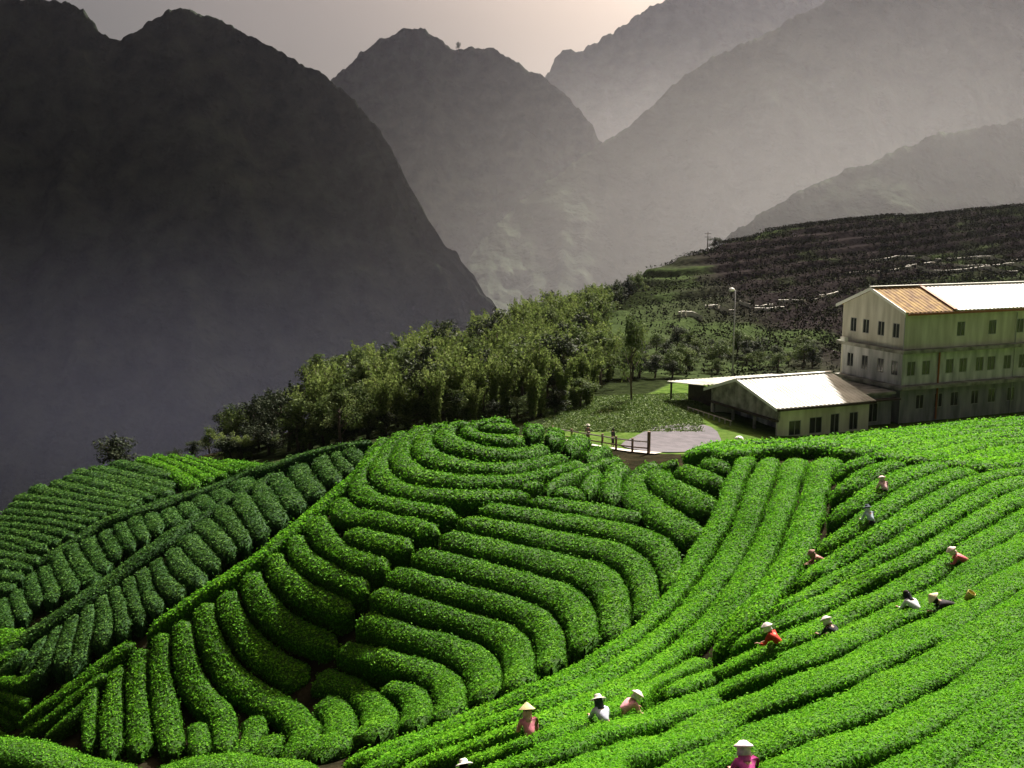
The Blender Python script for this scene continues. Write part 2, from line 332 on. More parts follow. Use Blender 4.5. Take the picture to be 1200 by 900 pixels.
fam([[(815,528),(840,520),(870,516.5),(930,515),(1000,510),(1060,502),(1110,497),(1200,489),(1300,480)],[(850,529),(880,523),(930,521),(985,517),(1040,511),(1090,504),(1140,498),(1200,494),(1300,486)],
     [(985,526),(1040,518),(1090,510),(1140,504),(1200,501),(1300,494)],[(1030,531),(1070,524),(1110,515),(1160,509),(1200,507),(1300,502)],[(1070,536),(1110,527),(1150,518),(1200,514),(1300,508)],
     [(1115,540),(1150,532),(1200,522),(1300,515)],[(1150,544),(1200,532),(1300,523)],[(1185,543),(1300,532)]],
    'near', 'bright tea row in the strip under the big building, {} row down from the wall', 'rows under the big building', depth='Z', hs=.75)

def catmull(P, n):
    P = np.asarray(P, float)
    if len(P) == 2: t = np.linspace(0, 1, n)[:, None]; return P[0] * (1 - t) + P[1] * t
    Q = np.vstack([2 * P[0] - P[1], P, 2 * P[-1] - P[-2]]); out = []
    per = max(4, n // (len(P) - 1))
    for i in range(len(P) - 1):
        t = np.linspace(0, 1, per, endpoint=False)[:, None]; a, b, c, d = Q[i:i + 4]
        out.append(.5 * (2 * b + (c - a) * t + (2 * a - 5 * b + 4 * c - d) * t ** 2 + (3 * b - a - 3 * c + d) * t ** 3))
    out.append(P[-1:]); return np.vstack(out)
for r in ROWS:
    px = catmull(r['p'], 120)
    if r['depth'] == 'Z': Y = DEPZ(px[:, 0], px[:, 1])
    elif r['depth']: Y = np.full(len(px), float(r['depth'])) + (px[:, 0] * -.0) 
    else: Y = DEP(px[:, 0], px[:, 1])
    X = unp(px[:, 0], px[:, 1], Y)
    s = np.concatenate([[0], np.cumsum(np.linalg.norm(np.diff(X, axis=0), axis=1))])
    ds = min(.6, max(.22, .0095 * float(np.median(Y))))
    n = max(6, int(s[-1] / ds))
    q = np.linspace(0, s[-1], n); X = np.stack([np.interp(q, s, X[:, k]) for k in range(3)], -1)
    for _ in range(2): X[1:-1] = .25 * X[:-2] + .5 * X[1:-1] + .25 * X[2:]
    r['X'] = X; r['s'] = q
ALLX = np.vstack([r['X'] for r in ROWS]); ALLID = np.concatenate([np.full(len(r['X']), i) for i, r in enumerate(ROWS)])

# ------------------------------------------------------------------ the ground
def G(l): return [tuple(unp(*p).tolist()) for p in l]
ctrl = []
cov = []     # land cover: 0 tea soil, 1 grass, 2 dark scrub hillside, 3 forest floor
sub = ALLX[::4]
keep = []
for p in sub:                                    # thin the row points to about one per 2 m
    if all((p[0] - k[0]) ** 2 + (p[1] - k[1]) ** 2 > 3.2 for k in keep[-160:]) : keep.append(p)
keep = np.array(keep)
K2 = [keep[0]]
for p in keep[1:]:
    d = np.min(np.sum((np.array(K2)[:, :2] - p[:2]) ** 2, 1))
    if d > 3.0: K2.append(p)
for p in K2: ctrl.append((p[0], p[1], p[2] - .95)); cov.append(0)
def addc(pts, c):
    for p in pts: ctrl.append(p); cov.append(c)
addc([(x, y, -18.9) for x in (9, 13, 17, 21) for y in (81, 86, 91, 97, 103)], 1)
addc([(x, y, -19.6) for x in (22, 30, 38, 46, 54, 62, 70) for y in (92, 98, 106, 114)] + [(24, 84, -19.4), (28, 86, -19.5)], 1)
FOR_RIDGE = [(250,535,112),(330,510,116),(400,478,122),(470,452,132),(520,435,142),(560,418,150),(600,398,162),(650,375,182),(700,360,205),(745,340,232)]
FOR_BASE = [(260,548,96),(350,533,92),(420,520,88),(480,505,92),(560,502,90),(640,498,92),(690,478,104),(715,458,118),(735,440,130)]
addc(G(FOR_RIDGE) + G(FOR_BASE) + G([(500,470,115),(580,455,125),(640,430,140),(690,410,160),(420,500,104)]), 3)
rd = G(FOR_RIDGE); addc([(x - 14, y + 26, z - 26) for x, y, z in rd] + [(x - 45, y + 60, z - 75) for x, y, z in rd], 3)
CREST = [(740,322,262),(790,306,272),(830,293,280),(870,280,285),(900,272,290),(950,262,297),(1000,256,303),(1050,254,308),(1100,251,312),(1150,245,317),(1200,239,322),(1320,225,335),(1450,212,350)]
addc(G(CREST), 2); addc([(x, y + 60, z - 30) for x, y, z in G(CREST)] + [(x, y + 160, z - 110) for x, y, z in G(CREST)], 2)
addc(G([(680,388,182),(740,372,200),(800,352,225),(860,330,245),(930,312,258),(1020,300,268),(1100,290,275),(1200,280,285),(1330,268,300),
        (760,420,150),(820,400,175),(880,380,195),(960,360,212),(1060,345,225),(1200,330,240),(1330,320,250),
        (790,440,138),(850,430,150),(930,415,165),(1000,400,180),(1100,390,190),(1330,380,200)]), 2)
addc([(-20, 8, -13.5), (0, 0, -7.0), (12, 2, -6.0), (30, 5, -3), (-12, 18, -15), (-30, 20, -19), (-45, 30, -26), (-60, 45, -32), (0, -40, -1), (40, -40, 6), (-40, -40, -10), (60, 30, -2), (90, 60, 0), (60, 60, -10), (90, 110, -17), (130, 60, 6), (130, 130, -14), (110, -20, 10)], 1)
addc([(-66, 70, -40), (-72, 100, -46), (-60, 122, -44), (-46, 118, -36), (-100, 60, -60), (-110, 110, -72), (-80, 150, -75), (-150, 80, -100), (-150, 160, -110), (-45, 145, -52), (-100, -40, -40), (-160, 0, -80)], 3)
addc([(-300, 0, -150), (-300, 300, -170), (-120, 300, -150), (-40, 380, -150), (60, 480, -140), (300, 520, -110), (500, 300, 10), (500, 0, 40), (-250, -150, -120), (300, -150, 40), (500, 520, -60), (-300, 520, -170), (0, -150, 5), (200, 100, -5), (260, 220, -8)], 2)
ctrl = np.array(ctrl); cov = np.array(cov)
GZ = rbf_fit(ctrl[:, :2] / 50, ctrl[:, 2], lambda r: -r, .03)
def gz(x, y):
    q = np.stack([np.atleast_1d(np.asarray(x, float)), np.atleast_1d(np.asarray(y, float))], -1)
    return GZ(q / 50)
def gz1(x, y): return float(gz(x, y)[0])
xs = np.concatenate([np.linspace(-300, -52, 32), np.arange(-50, 60, .62), np.arange(60.6, 205, 1.25), np.linspace(208, 500, 34)])
ys = np.concatenate([np.linspace(-150, -4, 22), np.arange(-2, 112, .62), np.arange(112.9, 345, .8), np.linspace(352, 520, 20)])
gx, gy = np.meshgrid(xs, ys); shp = gx.shape
gzv = gz(gx.ravel(), gy.ravel())
cvf = np.zeros(gx.size)
F = np.stack([gx.ravel(), gy.ravel()], -1)
for i in range(0, len(F), 8000):
    d = np.sum((F[i:i + 8000, None] - ctrl[None, :, :2]) ** 2, -1); cvf[i:i + 8000] = cov[np.argmin(d, 1)]
# terraces and rough ground on the dark hillside
hill = cvf == 2
p3 = np.stack([gx.ravel(), gy.ravel(), gzv], -1)
far = np.clip((gy.ravel() - 135) / 30, 0, 1) * hill
st = 1.9; lev = gzv - .10 * gx.ravel() + 1.2 * wob(p3, .03, 2, 8); fr = lev / st; tz = gzv + (np.floor(fr) + np.clip((fr - np.floor(fr)) * 5 - 2.0, 0, 1)) * st - lev
msk = far * np.clip(wob(p3, .02, 2, 3) * 2 + 1.4, .35, 1)
gzv = gzv + msk * .85 * (tz - gzv) + far * .22 * wob(p3, .35, 3, 4)
near_soil = (cvf == 0); gzv = gzv + near_soil * .05 * wob(p3, 1.7, 2, 5)
Vg = np.stack([gx.ravel(), gy.ravel(), gzv], -1)
ii = np.arange(gx.size).reshape(shp); Qg = np.stack([ii[:-1, :-1], ii[:-1, 1:], ii[1:, 1:], ii[1:, :-1]], -1).reshape(-1, 4)
_gz2 = gzv.reshape(shp)
def gzm(x, y):
    x = np.atleast_1d(np.asarray(x, float)); y = np.atleast_1d(np.asarray(y, float))
    i = np.clip(np.searchsorted(xs, x) - 1, 0, len(xs) - 2); j = np.clip(np.searchsorted(ys, y) - 1, 0, len(ys) - 2)
    a = (x - xs[i]) / (xs[i + 1] - xs[i]); b = (y - ys[j]) / (ys[j + 1] - ys[j])
    return (_gz2[j, i] * (1 - a) + _gz2[j, i + 1] * a) * (1 - b) + (_gz2[j + 1, i] * (1 - a) + _gz2[j + 1, i + 1] * a) * b
def gz1(x, y): return float(gzm(x, y)[0])
def ground_mat():
    m = bpy.data.materials.new('ground_cover'); m.use_nodes = True; t = m.node_tree; b = t.nodes['Principled BSDF']; b.inputs['Roughness'].default_value = .95; b.inputs['Specular IOR Level'].default_value = 0
    at = N(t, 'ShaderNodeAttribute'); at.attribute_name = 'tint'
    tc = N(t, 'ShaderNodeTexCoord'); n1 = N(t, 'ShaderNodeTexNoise'); n1.inputs['Scale'].default_value = .9; n1.inputs['Detail'].default_value = 6
    n2 = N(t, 'ShaderNodeTexNoise'); n2.inputs['Scale'].default_value = .035; n2.inputs['Detail'].default_value = 5
    t.links.new(tc.outputs['Object'], n1.inputs['Vector']); t.links.new(tc.outputs['Object'], n2.inputs['Vector'])
    def ramp(c0, c1, src, a=.35, bb=.65):
        r = N(t, 'ShaderNodeValToRGB'); r.color_ramp.elements[0].position = a; r.color_ramp.elements[1].position = bb
        r.color_ramp.elements[0].color = (*c0, 1); r.color_ramp.elements[1].color = (*c1, 1); t.links.new(src, r.inputs['Fac']); return r.outputs[0]
    soil = ramp((.012, .012, .007), (.026, .022, .013), n1.outputs['Fac']); grass = ramp((.040, .075, .016), (.085, .135, .030), n1.outputs['Fac'])
    s1 = ramp((.013, .011, .012), (.026, .022, .021), n1.outputs['Fac']); s2 = ramp((.024, .036, .014), (.046, .066, .026), n1.outputs['Fac'])
    pick = ramp((0, 0, 0), (1, 1, 1), n2.outputs['Fac'], .52, .60)
    sx = N(t, 'ShaderNodeSeparateXYZ'); t.links.new(tc.outputs['Object'], sx.inputs[0])
    mr = N(t, 'ShaderNodeMapRange'); mr.inputs['From Min'].default_value = 22; mr.inputs['From Max'].default_value = 52; mr.inputs['To Min'].default_value = 1; mr.inputs['To Max'].default_value = 0
    t.links.new(sx.outputs[0], mr.inputs['Value'])
    mg = N(t, 'ShaderNodeMath', operation='MAXIMUM'); t.links.new(pick, mg.inputs[0]); t.links.new(mr.outputs[0], mg.inputs[1]); pick = mg.outputs[0]
    sc = N(t, 'ShaderNodeMixRGB'); t.links.new(pick, sc.inputs[0]); t.links.new(s1, sc.inputs[1]); t.links.new(s2, sc.inputs[2])
    forest = ramp((.010, .014, .006), (.022, .030, .012), n1.outputs['Fac'])
    cur = soil
    for k, c in ((1, grass), (2, sc.outputs[0]), (3, forest)):
        g = N(t, 'ShaderNodeMath', operation='SUBTRACT'); g.inputs[1].default_value = k - 1; g.use_clamp = True; t.links.new(at.outputs['Fac'], g.inputs[0])
        mxx = N(t, 'ShaderNodeMixRGB'); t.links.new(g.outputs[0], mxx.inputs[0]); t.links.new(cur, mxx.inputs[1]); t.links.new(c, mxx.inputs[2]); cur = mxx.outputs[0]
    t.links.new(cur, b.inputs['Base Color'])
    bp = N(t, 'ShaderNodeBump'); bp.inputs['Strength'].default_value = .6; bp.inputs['Distance'].default_value = .6; t.links.new(n1.outputs['Fac'], bp.inputs['Height']); t.links.new(bp.outputs[0], b.inputs['Normal'])
    return m
g = obj_np('ground', Vg, Qg, ground_mat(), tint=cvf); tag(g, kind='structure')
vf = np.array([(-4500, -900, -176), (4500, -900, -176), (4500, 5600, -176), (-4500, 5600, -176)], float)
tag(obj_np('valley_floor', vf, np.array([[0, 1, 2, 3]]), mat('valley_woods', (.035, .045, .03), .95, noise=.02)), kind='structure')

# ------------------------------------------------------------------ tea hedges
PROF = np.array([(-.74, -1.05), (-.95, -.70), (-1.0, -.42), (-.88, -.19), (-.53, -.05), (0, .02), (.53, -.05), (.88, -.19), (1.0, -.42), (.95, -.70), (.74, -1.05)])
def leaves_on(V, Q, nrm_face, area, cen, Ymed, dens, size, seed):
    rg = np.random.default_rng(seed)
    n = int(area.sum() * dens)
    fi = rg.choice(len(Q), n, p=area / area.sum())
    q = V[Q[fi]]; a = rg.random((n, 1)); b = rg.random((n, 1))
    P = (q[:, 0] * (1 - a) + q[:, 1] * a) * (1 - b) + (q[:, 3] * (1 - a) + q[:, 2] * a) * b
    nn = nrm_face[fi]
    d = nn * .75 + np.array([0, 0, .25]) + rg.normal(0, .55, (n, 3)); d /= np.linalg.norm(d, axis=1)[:, None]
    t = np.cross(d, rg.normal(0, 1, (n, 3))); t /= np.linalg.norm(t, axis=1)[:, None] + 1e-9
    bt = np.cross(d, t)
    sz = size * rg.uniform(.6, 1.35, (n, 1))
    P = P + nn * (rg.uniform(-.2, .8, (n, 1)) + (rg.random((n, 1)) < .06) * rg.uniform(.5, 2.2, (n, 1))) * size
    L = np.stack([P - t * sz, P - bt * sz * .55 + d * sz * .2, P + t * sz, P + bt * sz * .55 + d * sz * .2], 1).reshape(-1, 3)
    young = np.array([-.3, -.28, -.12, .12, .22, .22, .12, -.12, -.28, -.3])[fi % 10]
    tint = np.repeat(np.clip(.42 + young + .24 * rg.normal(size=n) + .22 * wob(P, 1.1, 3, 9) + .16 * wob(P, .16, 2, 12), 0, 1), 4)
    return L, np.arange(n * 4).reshape(n, 4), tint
nleaf = 0
for i, r in enumerate(ROWS):
    X = r['X']; n = len(X); Tn = np.gradient(X, axis=0); Th = Tn.copy(); Th[:, 2] = 0; Th /= np.linalg.norm(Th, axis=1)[:, None] + 1e-9
    side = np.stack([Th[:, 1], -Th[:, 0], np.zeros(n)], -1)
    O = ALLX[ALLID != i]; Ymed = float(np.median(X[:, 1]))
    D = O[None] - X[:, None]; lat = np.einsum('ijk,ik->ij', D, side); lon = np.abs(np.einsum('ijk,ik->ij', D, Th))
    zz = np.abs(D[..., 2])
    ok = (lon < .45 * np.abs(lat) + .25) & (zz < 3)
    cap = 1.0 if r['hs'] < .9 else 1.15
    dR = np.where(ok & (lat > .05), lat, 9).min(1) / 2; dL = np.where(ok & (lat < -.05), -lat, 9).min(1) / 2
    def fin(d):
        med = np.median(d[d < 4]) if (d < 4).any() else cap * .8
        d = np.where(d > 4, med, d); d = np.clip(d, .62 * med, 1.5 * med); d = np.clip(d, .22, cap)
        k = min(9, max(3, n // 3)); kern = np.ones(k) / k; return np.convolve(np.pad(d, k // 2, mode='edge'), kern, 'valid')[:n]
    dR = fin(dR); dL = fin(dL)
    gap = r['gap']
    dR = np.maximum(dR - gap, .16); dL = np.maximum(dL - gap, .16)
    # rounded ends
    s = r['s']; e = np.minimum(s, s[-1] - s); hw = np.minimum(.5 * (dR + dL), s[-1] * .3)
    tt = np.clip(e / np.maximum(hw, .1), 0, 1); ends = np.sqrt(np.clip(1 - (1 - tt) ** 2, 0, 1)); ends = .12 + .88 * ends
    # slope of the ground across the row
    cw = .5 * (dR + dL)
    A = X + side * dR[:, None]; B = X - side * dL[:, None]
    slope = (gz(A[:, 0], A[:, 1]) - gz(B[:, 0], B[:, 1])) / (dR + dL)
    slope = np.clip(slope, -.9, .9); gc = gz(X[:, 0], X[:, 1])
    pr = np.linspace(0, 1, 11)
    lx = np.where(PROF[None, :, 0] > 0, PROF[None, :, 0] * dR[:, None], PROF[None, :, 0] * dL[:, None]) * ends[:, None]
    H = .95 * (.55 + .45 * ends)[:, None] * np.ones((1, 11))
    top = X[:, 2:3] - (1 - ends[:, None]) * .28
    hscale = np.minimum(1.0, cw / .75)[:, None]
    zrel = PROF[None, :, 1] * np.where(PROF[None, :, 1] > -.5, r['flat'], 1)
    zt = top + np.where(zrel > -.2, zrel * .9 * hscale, zrel * .9) + slope[:, None] * lx * r['slf']
    zg = gz((X[:, 0:1] + side[:, 0:1] * lx).ravel(), (X[:, 1:2] + side[:, 1:2] * lx).ravel()).reshape(n, 11) - .12
    z = np.where((pr[None] < .05) | (pr[None] > .95), np.minimum(zt, zg), zt)
    V = np.stack([X[:, 0:1] + side[:, 0:1] * lx, X[:, 1:2] + side[:, 1:2] * lx, z], -1)
    bump = wob(V, 2.6, 3, i % 6) * .085 + wob(V, .55, 2, (i + 2) % 6) * .06 * r['lump']
    edge = np.array([0, .6, 1, 1, 1, 1, 1, 1, 1, .6, 0])
    V[..., 2] += bump * edge * (.5 + .5 * hscale)
    V[..., :2] += (side[:, None, :2] * (wob(V + 40, 2.1, 3, 3) * .10 * edge)[..., None])
    ci = n // 2; o = np.array([X[ci, 0], X[ci, 1], gc[ci]])
    Vf = V.reshape(-1, 3); idx = np.arange(n * 11).reshape(n, 11)
    Q = np.stack([idx[:-1, :-1], idx[:-1, 1:], idx[1:, 1:], idx[1:, :-1]], -1).reshape(-1, 4)[:, ::-1]
    # close the two ends
    caps = []
    for rr in (0, n - 1):
        for k in range(5): caps.append((idx[rr, k], idx[rr, k + 1], idx[rr, 9 - k], idx[rr, 10 - k]))
    Qa = np.vstack([Q, np.array(caps)])
    q = Vf[Q]; nf = np.cross(q[:, 2] - q[:, 0], q[:, 3] - q[:, 1]); ar = np.linalg.norm(nf, axis=1) * .5; nf /= (2 * ar[:, None] + 1e-9)
    flip = np.sign(np.sum(nf * (q.mean(1) - (X[ci] * 0 + q.mean(1) * 0 + np.repeat(X[:-1], 10, 0) - np.array([0, 0, .5]))), 1)); nf *= flip[:, None]
    seen = ar * np.where(np.sum(nf * -q.mean(1), 1) > -.35 * np.linalg.norm(q.mean(1), axis=1), 1, .35)
    size = max(.030, .00145 * Ymed)
    if Ymed > 75: size = .0013 * Ymed
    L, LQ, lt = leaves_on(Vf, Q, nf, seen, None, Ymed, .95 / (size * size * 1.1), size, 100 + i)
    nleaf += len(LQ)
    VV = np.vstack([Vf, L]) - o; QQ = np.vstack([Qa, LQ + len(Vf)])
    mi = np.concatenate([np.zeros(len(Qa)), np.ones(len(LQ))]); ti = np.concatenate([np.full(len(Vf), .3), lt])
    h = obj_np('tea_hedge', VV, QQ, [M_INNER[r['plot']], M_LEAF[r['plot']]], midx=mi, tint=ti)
    h.location = o; tag(h, r['label'], 'hedge', r['group'] or 'crest hedges')
print('hedges', len(ROWS), 'leaves', nleaf)

# ------------------------------------------------------------------ mountains
def mountain(name, ridge, zbase, run, back, seed, m, ns=260, ntf=70, rough=1.0, jag=3.0, fan=0.0):
    """ridge: (u, v, Y) along the skyline; the near flank falls over 'run' metres to zbase"""
    P = np.array([unp(*p) for p in ridge]); C = catmull(P, ns)
    s = np.concatenate([[0], np.cumsum(np.linalg.norm(np.diff(C, axis=0), axis=1))]); q = np.linspace(0, s[-1], ns)
    C = np.stack([np.interp(q, s, C[:, k]) for k in range(3)], -1)
    t = np.concatenate([-np.linspace(1, 0, 18, endpoint=False), np.linspace(0, 1, ntf)])
    T = np.abs(t)[None, :]; sg = np.sign(t)[None, :]
    H = C[:, 2:3] - zbase
    drop = T ** .85
    z = C[:, 2:3] - H * drop
    spread = np.where(sg >= 0, run, -back) * T
    phi = fan * np.clip((q / s[-1] - .5) / .5, 0, 1)[:, None] ** 1.2
    V = np.stack([C[:, 0:1] + spread * np.sin(phi), C[:, 1:2] - spread * np.cos(phi), z], -1)
    # spurs and gullies run down the flank
    sp = wob(np.stack([q[:, None] / 1.0 + 0 * T + 25 * T * wob(V, .004, 2, seed), 60 * T + 0 * q[:, None], 0 * z + seed * 31.7], -1), .028, 4, seed)
    env = np.clip(T * 5, 0, 1) * np.clip((1 - T) * 4, 0, 1)
    V[..., 2] += rough * env * sp * 15 * np.clip(H / 180, .4, 1.6)
    V[..., 1] -= rough * env * sp * 22
    V[..., 2] += rough * wob(V, .07, 4, seed + 1) * 8 * np.clip(env + .15, 0, 1)
    V[..., 2] += rough * wob(V, .28, 3, seed + 3) * 2.2 * np.clip(env + .1, 0, 1)
    V[..., 2] += 1.6 * np.exp(-(T * 30) ** 2) * wob(np.repeat(C[:, None], len(t), 1), .9, 2, seed + 4)
    V[..., 2] += jag * np.exp(-(T * 30) ** 2) * (wob(np.repeat(C[:, None], len(t), 1), .22, 3, seed + 2)) * np.clip(C[:, 1:2] / 800, .5, 2)
    idx = np.arange(V.shape[0] * V.shape[1]).reshape(V.shape[:2])
    Q = np.stack([idx[:-1, :-1], idx[1:, :-1], idx[1:, 1:], idx[:-1, 1:]], -1).reshape(-1, 4)
    return tag(obj_np(name, V.reshape(-1, 3), Q, m), kind='structure')
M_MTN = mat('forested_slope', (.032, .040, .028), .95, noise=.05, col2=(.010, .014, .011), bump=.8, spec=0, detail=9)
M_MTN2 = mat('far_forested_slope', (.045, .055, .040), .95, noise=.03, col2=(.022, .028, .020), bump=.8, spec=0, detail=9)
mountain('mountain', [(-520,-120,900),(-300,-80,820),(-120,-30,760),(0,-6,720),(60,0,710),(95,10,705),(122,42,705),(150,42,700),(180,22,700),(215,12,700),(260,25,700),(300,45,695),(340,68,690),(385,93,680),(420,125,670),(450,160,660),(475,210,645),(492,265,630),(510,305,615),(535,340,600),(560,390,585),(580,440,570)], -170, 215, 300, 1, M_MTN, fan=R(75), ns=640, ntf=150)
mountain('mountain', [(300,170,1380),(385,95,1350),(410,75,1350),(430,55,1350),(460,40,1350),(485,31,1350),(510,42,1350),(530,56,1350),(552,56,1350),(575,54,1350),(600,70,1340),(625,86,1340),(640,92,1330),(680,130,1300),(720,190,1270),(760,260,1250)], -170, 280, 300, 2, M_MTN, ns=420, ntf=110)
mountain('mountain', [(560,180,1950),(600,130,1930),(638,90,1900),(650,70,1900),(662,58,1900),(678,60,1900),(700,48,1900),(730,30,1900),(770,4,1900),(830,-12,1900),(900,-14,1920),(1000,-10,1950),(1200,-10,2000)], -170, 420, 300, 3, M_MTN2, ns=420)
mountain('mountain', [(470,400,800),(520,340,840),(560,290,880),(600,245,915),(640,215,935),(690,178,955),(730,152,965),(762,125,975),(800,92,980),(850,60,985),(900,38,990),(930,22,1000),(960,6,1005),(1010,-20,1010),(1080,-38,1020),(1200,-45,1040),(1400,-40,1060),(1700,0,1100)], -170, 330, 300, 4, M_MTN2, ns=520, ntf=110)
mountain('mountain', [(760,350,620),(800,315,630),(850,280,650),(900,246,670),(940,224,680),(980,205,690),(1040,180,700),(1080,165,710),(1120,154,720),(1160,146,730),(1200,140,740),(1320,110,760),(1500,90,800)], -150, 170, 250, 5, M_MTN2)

# ------------------------------------------------------------------ trees
def crown_leaves(cent, rad, n, size, seed, droop=.0, flat=1.0):
    rg = np.random.default_rng(seed); k = rg.choice(len(cent), n, p=rad ** 2 / np.sum(rad ** 2))
    d = rg.normal(size=(n, 3)); d /= np.linalg.norm(d, axis=1)[:, None]
    P = cent[k] + d * (rad[k] * rg.uniform(.45, 1.05, n))[:, None] * np.array([1, 1, flat])
    nn = d * .6 + np.array([0, 0, .4]) + rg.normal(0, .5, (n, 3)); nn /= np.linalg.norm(nn, axis=1)[:, None]
    t = np.cross(nn, rg.normal(size=(n, 3))); t += np.array([0, 0, -droop]); t /= np.linalg.norm(t, axis=1)[:, None]
    b = np.cross(nn, t); b /= np.linalg.norm(b, axis=1)[:, None] + 1e-9
    sz = (size * rg.uniform(.6, 1.4, n))[:, None]
    L = np.stack([P - t * sz, P - b * sz * .5, P + t * sz, P + b * sz * .5], 1).reshape(-1, 3)
    tint = np.repeat(np.clip(rg.normal(.5, .2, n) + .25 * rg.normal(size=len(cent))[k], 0, 1), 4)
    return L, np.arange(4 * n).reshape(n, 4), tint
M_TREE = {'bamboo': mat('bamboo_leaf', (.07, .10, .03), .6, tint=[(.040, .062, .014), (.100, .145, .036), (.160, .205, .060)], transl=.4, spec=.03),
          'broad': mat('broad_leaf', (.05, .08, .03), .6, tint=[(.026, .042, .013), (.062, .095, .026), (.110, .145, .044)], transl=.3, spec=.03),
          'dark': mat('evergreen_leaf', (.03, .05, .025), .6, tint=[(.016, .024, .014), (.028, .040, .020), (.045, .056, .028)], transl=.1, spec=.03)}
def tree_proto(kind, seed, h):
    rg = np.random.default_rng(seed); tk = MB(); C = []; Rr = []
    if kind == 'bamboo':
        for k in range(9):
            a = rg.uniform(0, 6.28); sp = rg.uniform(.1, .30) * h; hh = h * rg.uniform(.7, 1.05)
            pts = [Vector((.25 * math.cos(a) * (k > 0), .25 * math.sin(a) * (k > 0), -.4))]
            for j in range(1, 6):
                f = j / 5; pts.append(Vector((math.cos(a) * sp * f ** 2.2, math.sin(a) * sp * f ** 2.2, hh * (f - .12 * f ** 4))))
            tk.tube(pts, [.07, .06, .05, .04, .03, .015], 5)
            for f in np.linspace(.12, 1.03, 10):
                C.append((math.cos(a) * sp * f ** 2.2, math.sin(a) * sp * f ** 2.2, hh * (f - .12 * f ** 4))); Rr.append((.55 if f < .9 else .33) * h / 8)
        L = crown_leaves(np.array(C), np.array(Rr), 2900, .155 * h / 8, seed, droop=.8, flat=1.25)
    else:
        tk.tube([(0, 0, -.5), (.05 * h * rg.normal() * .4, .03 * h, h * .35), (0.03 * h * rg.normal(), 0, h * .72)], [.028 * h, .02 * h, .009 * h], 7)
        nb = 8
        for k in range(nb):
            a = k * 2.4 + rg.uniform(-.4, .4); z0 = h * rg.uniform(.14, .6); ln = h * rg.uniform(.16, .30); z1 = z0 + h * rg.uniform(.1, .28)
            tk.tube([(0, 0, z0), (math.cos(a) * ln * .5, math.sin(a) * ln * .5, z0 + (z1 - z0) * .6), (math.cos(a) * ln, math.sin(a) * ln, z1)], [.010 * h, .007 * h, .003 * h], 5)
            C.append((math.cos(a) * ln, math.sin(a) * ln, z1)); Rr.append(h * rg.uniform(.10, .16))
            C.append((math.cos(a) * ln * .5, math.sin(a) * ln * .5, z1 + h * .05)); Rr.append(h * rg.uniform(.09, .14))
        top = 7 if kind == 'broad' else 10
        for k in range(top):
            f = k / (top - 1); a = rg.uniform(0, 6.28)
            if kind == 'broad': r0 = .16 * h * rg.random(); C.append((math.cos(a) * r0, math.sin(a) * r0, h * rg.uniform(.62, .9))); Rr.append(h * rg.uniform(.09, .14))
            else: C.append((.05 * h * math.cos(a) * (1 - f), .05 * h * math.sin(a) * (1 - f), h * (.45 + .52 * f))); Rr.append(h * (.15 - .115 * f))
        L = crown_leaves(np.array(C), np.array(Rr), 1900, .024 * h, seed)
    return tk.mesh('trunk', M_BARK, True), mesh_np('crown', L[0], L[1], M_TREE[kind], smooth=False, tint=L[2])
PROTO = {k: [tree_proto(k, 11 * j + len(k), 8.0) for j in range(4)] for k in ('bamboo', 'broad', 'dark')}
TNAME = {'bamboo': 'bamboo_clump', 'broad': 'broadleaf_tree', 'dark': 'evergreen_tree'}
tree_src = {}
def place_tree(kind, x, y, h, label, group, cat='tree', sink=.0, name=None, wide=1.0):
    j = random.randrange(4); key = (kind, j)
    if key not in tree_src:
        r0 = bpy.data.objects.new(name or TNAME[kind], None); COL.objects.link(r0)
        for nm, me in zip(('trunk', 'crown'), PROTO[kind][j]): link(bpy.data.objects.new(nm, me), r0)
        tree_src[key] = r0; o = r0
    else: o = copy_tree(tree_src[key]); o.name = name or TNAME[kind]
    s = h / 8.0; o.scale = (s * wide * random.uniform(.9, 1.15), s * wide * random.uniform(.9, 1.15), s); o.rotation_euler = (0, 0, random.uniform(0, 6.28))
    o.location = (x, y, gz1(x, y) - sink)
    return tag(o, label, cat, group)
poly = [(245,538),(330,508),(400,474),(470,447),(520,430),(560,412),(600,392),(650,372),(700,360),(714,372),(690,402),(704,430),(722,452),(700,474),(640,494),(560,500),(480,503),(400,523),(320,540)]
def inside(u, v):
    c = False; n = len(poly)
    for i in range(n):
        (x1, y1), (x2, y2) = poly[i], poly[i - 1]
        if (y1 > v) != (y2 > v) and u < (x2 - x1) * (v - y1) / (y2 - y1) + x1: c = not c
    return c
fd = [(u, v, Y) for u, v, Y in FOR_RIDGE + FOR_BASE + [(500,470,115),(580,455,125),(640,430,140),(690,410,160),(420,500,104)]]
fdep = depth_fn(fd)
placed = []
tries = 0
